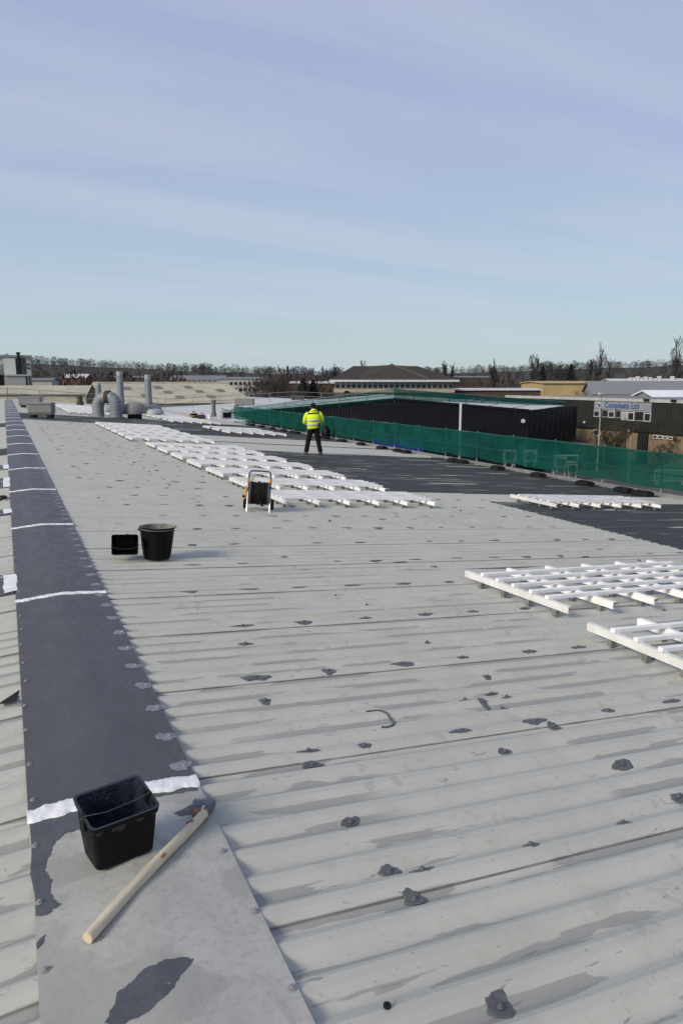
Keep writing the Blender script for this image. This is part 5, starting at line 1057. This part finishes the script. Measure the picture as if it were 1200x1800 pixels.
tree_at(497, 645, 165, 'birch_tree', 'bare birch in the middle left, taller of two', style='round', seed=11, m=M_TWIG2, spread=.2)
tree_at(484, 654, 165, 'birch_tree', 'bare birch in the middle left, shorter of two', style='round', seed=12, m=M_TWIG2, spread=.2)
for i, px in enumerate((438, 452, 466, 512, 526)): tree_at(px, 682 + (i % 2) * 3, 118 + i, 'scrub_shrub', '%s from the left of five leafless shrubs at the edge of the pale roof' % ORD[i], style='shrub', seed=40 + i, m=M_TWIG2, group='shrubs behind the pale roof')
tree_at(1031, 676, 110, 'bare_shrub', 'large leafless bush in front of the yellow shed', style='round', seed=50, m=M_SCRUB)
tree_at(1078, 684, 108, 'bare_shrub', 'smaller leafless bush at the right end of the yellow shed', style='round', seed=51, m=M_SCRUB)
tree_at(1075, 728, 66, 'sapling', 'bare young tree between the lamp post and the sign building', style='round', seed=52, m=M_SCRUB)
tree_at(20, 671, 128, 'bare_shrub', 'leafless bush in front of the left factory', style='shrub', seed=53)
def conifer(px, ptop, D, label, seed, rad):
    p = at(px, 670, D); H = levels(px, D, ptop) - GROUND; rg = random.Random(seed); root = empty('conifer', (p.x, p.y, GROUND)); b = MB(); b.tube([(0, 0, 0), (0, 0, H)], [H * .02, .03], 6); b.build('trunk', M_BARK, root); b = MB()
    for i in range(1500):
        t = rg.random() ** .8; h = H * (.06 + .94 * t); rr = rad * (1 - t) ** .85 * rg.uniform(.35, 1.12) + .05; a = rg.uniform(0, 6.28); c_ = Vector((rr * math.cos(a), rr * math.sin(a), h - rr * .25)); s_ = rg.uniform(.25, .55); u = Vector((math.cos(a), math.sin(a), -.35)) * s_; v = Vector((-math.sin(a), math.cos(a), rg.uniform(-.3, .3))) * s_ * .5
        b.add([c_ - u - v, c_ + u, c_ - u * .6 + v], [(0, 1, 2)])
    b.build('crown', M_EVER, root); tag(root, label, 'tree')
conifer(953, 645, 200, 'dark conifer left of two above the yellow shed', 60, 3.0); conifer(1002, 640, 200, 'larger dark conifer right of two above the yellow shed', 61, 4.2); conifer(533, 666, 150, 'low dark evergreen beside the bare birches', 62, 4.5); conifer(550, 668, 152, 'low dark evergreen right of the other low one', 63, 3.5)
conifer(233, 683, 98.5, 'dark evergreen growing at the front of the cream roof, behind the flues', 64, 1.1)
# woods that read as one mass
def woods(name, spots, m, label, seed, dens=1.0):
    rg = random.Random(seed); b = MB()
    for (pa, pb_, da, db, n, h0, h1, zfun) in spots:
        for i in range(n):
            px = rg.uniform(pa, pb_); D = rg.uniform(da, db); p = at(px, 670, D); p.z = zfun(px, D); H = rg.uniform(h0, h1) * (1.0 + .55 * noise.noise(Vector((px * .035, seed, 0))) + .4 * noise.noise(Vector((px * .13, seed + 5, 0)))); r = H * rg.uniform(.35, .6)
            b.tube([p, p + Vector((0, 0, H * .6))], [H * .018, H * .01], 3, cap=False)
            for k in range(int(80 * dens)):
                a = rg.uniform(0, 6.28); s_ = rg.uniform(-1, 1); rad = (1 - s_ * s_) ** .5 * rg.random() ** .4; c_ = p + Vector((r * rad * math.cos(a), r * rad * math.sin(a), H * (.50 + .48 * s_))); l = H * rg.uniform(.10, .24)
                d = Vector((math.cos(a) * rad + rg.uniform(-.3, .3), math.sin(a) * rad + rg.uniform(-.3, .3), .6 + s_ * .5)).normalized(); o = Vector((rg.uniform(-1, 1), rg.uniform(-1, 1), rg.uniform(-1, 1))) * l * .42
                b.add([c_, c_ + d * l + o * .4, c_ + d * l * .5 + o], [(0, 1, 2)])
    kind(b.build(name, m), 'stuff', label)
def hz(tops, D0, D1):
    def f(px, D):
        yt = tops[0][1]
        for (a, ya), (c_, yb) in zip(tops, tops[1:]):
            if a <= px <= c_: yt = ya + (yb - ya) * (px - a) / (c_ - a)
        k = max(0, min(1, (D - D0) / (D1 - D0))); return GROUND - .5 + (at(px, yt, D1).z - GROUND) * (k * k * (3 - 2 * k))
    return f
zl_ = hz([(-500,640),(60,638),(160,643),(300,650),(450,655),(620,660),(760,662)], 420, 760); zr__ = hz([(560,662),(800,655),(900,652),(1000,647),(1100,645),(1200,641),(1700,638)], 360, 700); zg = lambda px, D: GROUND
woods('distant_woodland', [(-40, 640, 430, 760, 1000, 2.5, 6, zl_), (-40, 640, 700, 760, 420, 3, 7, zl_), (560, 1300, 370, 700, 1000, 2.5, 5.5, zr__), (560, 1300, 640, 700, 420, 3, 6, zr__)], M_TWIG, 'dark leafless woodland on the hills along the skyline', 1)
woods('middle_woodland', [(60, 330, 200, 320, 110, 6, 9, zg), (430, 620, 170, 300, 60, 6, 9, zg), (800, 1260, 190, 330, 260, 4.5, 8, zg)], M_TWIG2, 'reddish brown leafless trees filling the middle distance', 2)
woods('hedge', [(1017, 1100, 64, 69, 40, 1.2, 2.2, zg), (1160, 1240, 66, 70, 30, 1.4, 2.6, zg)], M_TWIG2, 'brown winter hedge at the foot of the sign building', 3, 1.5)
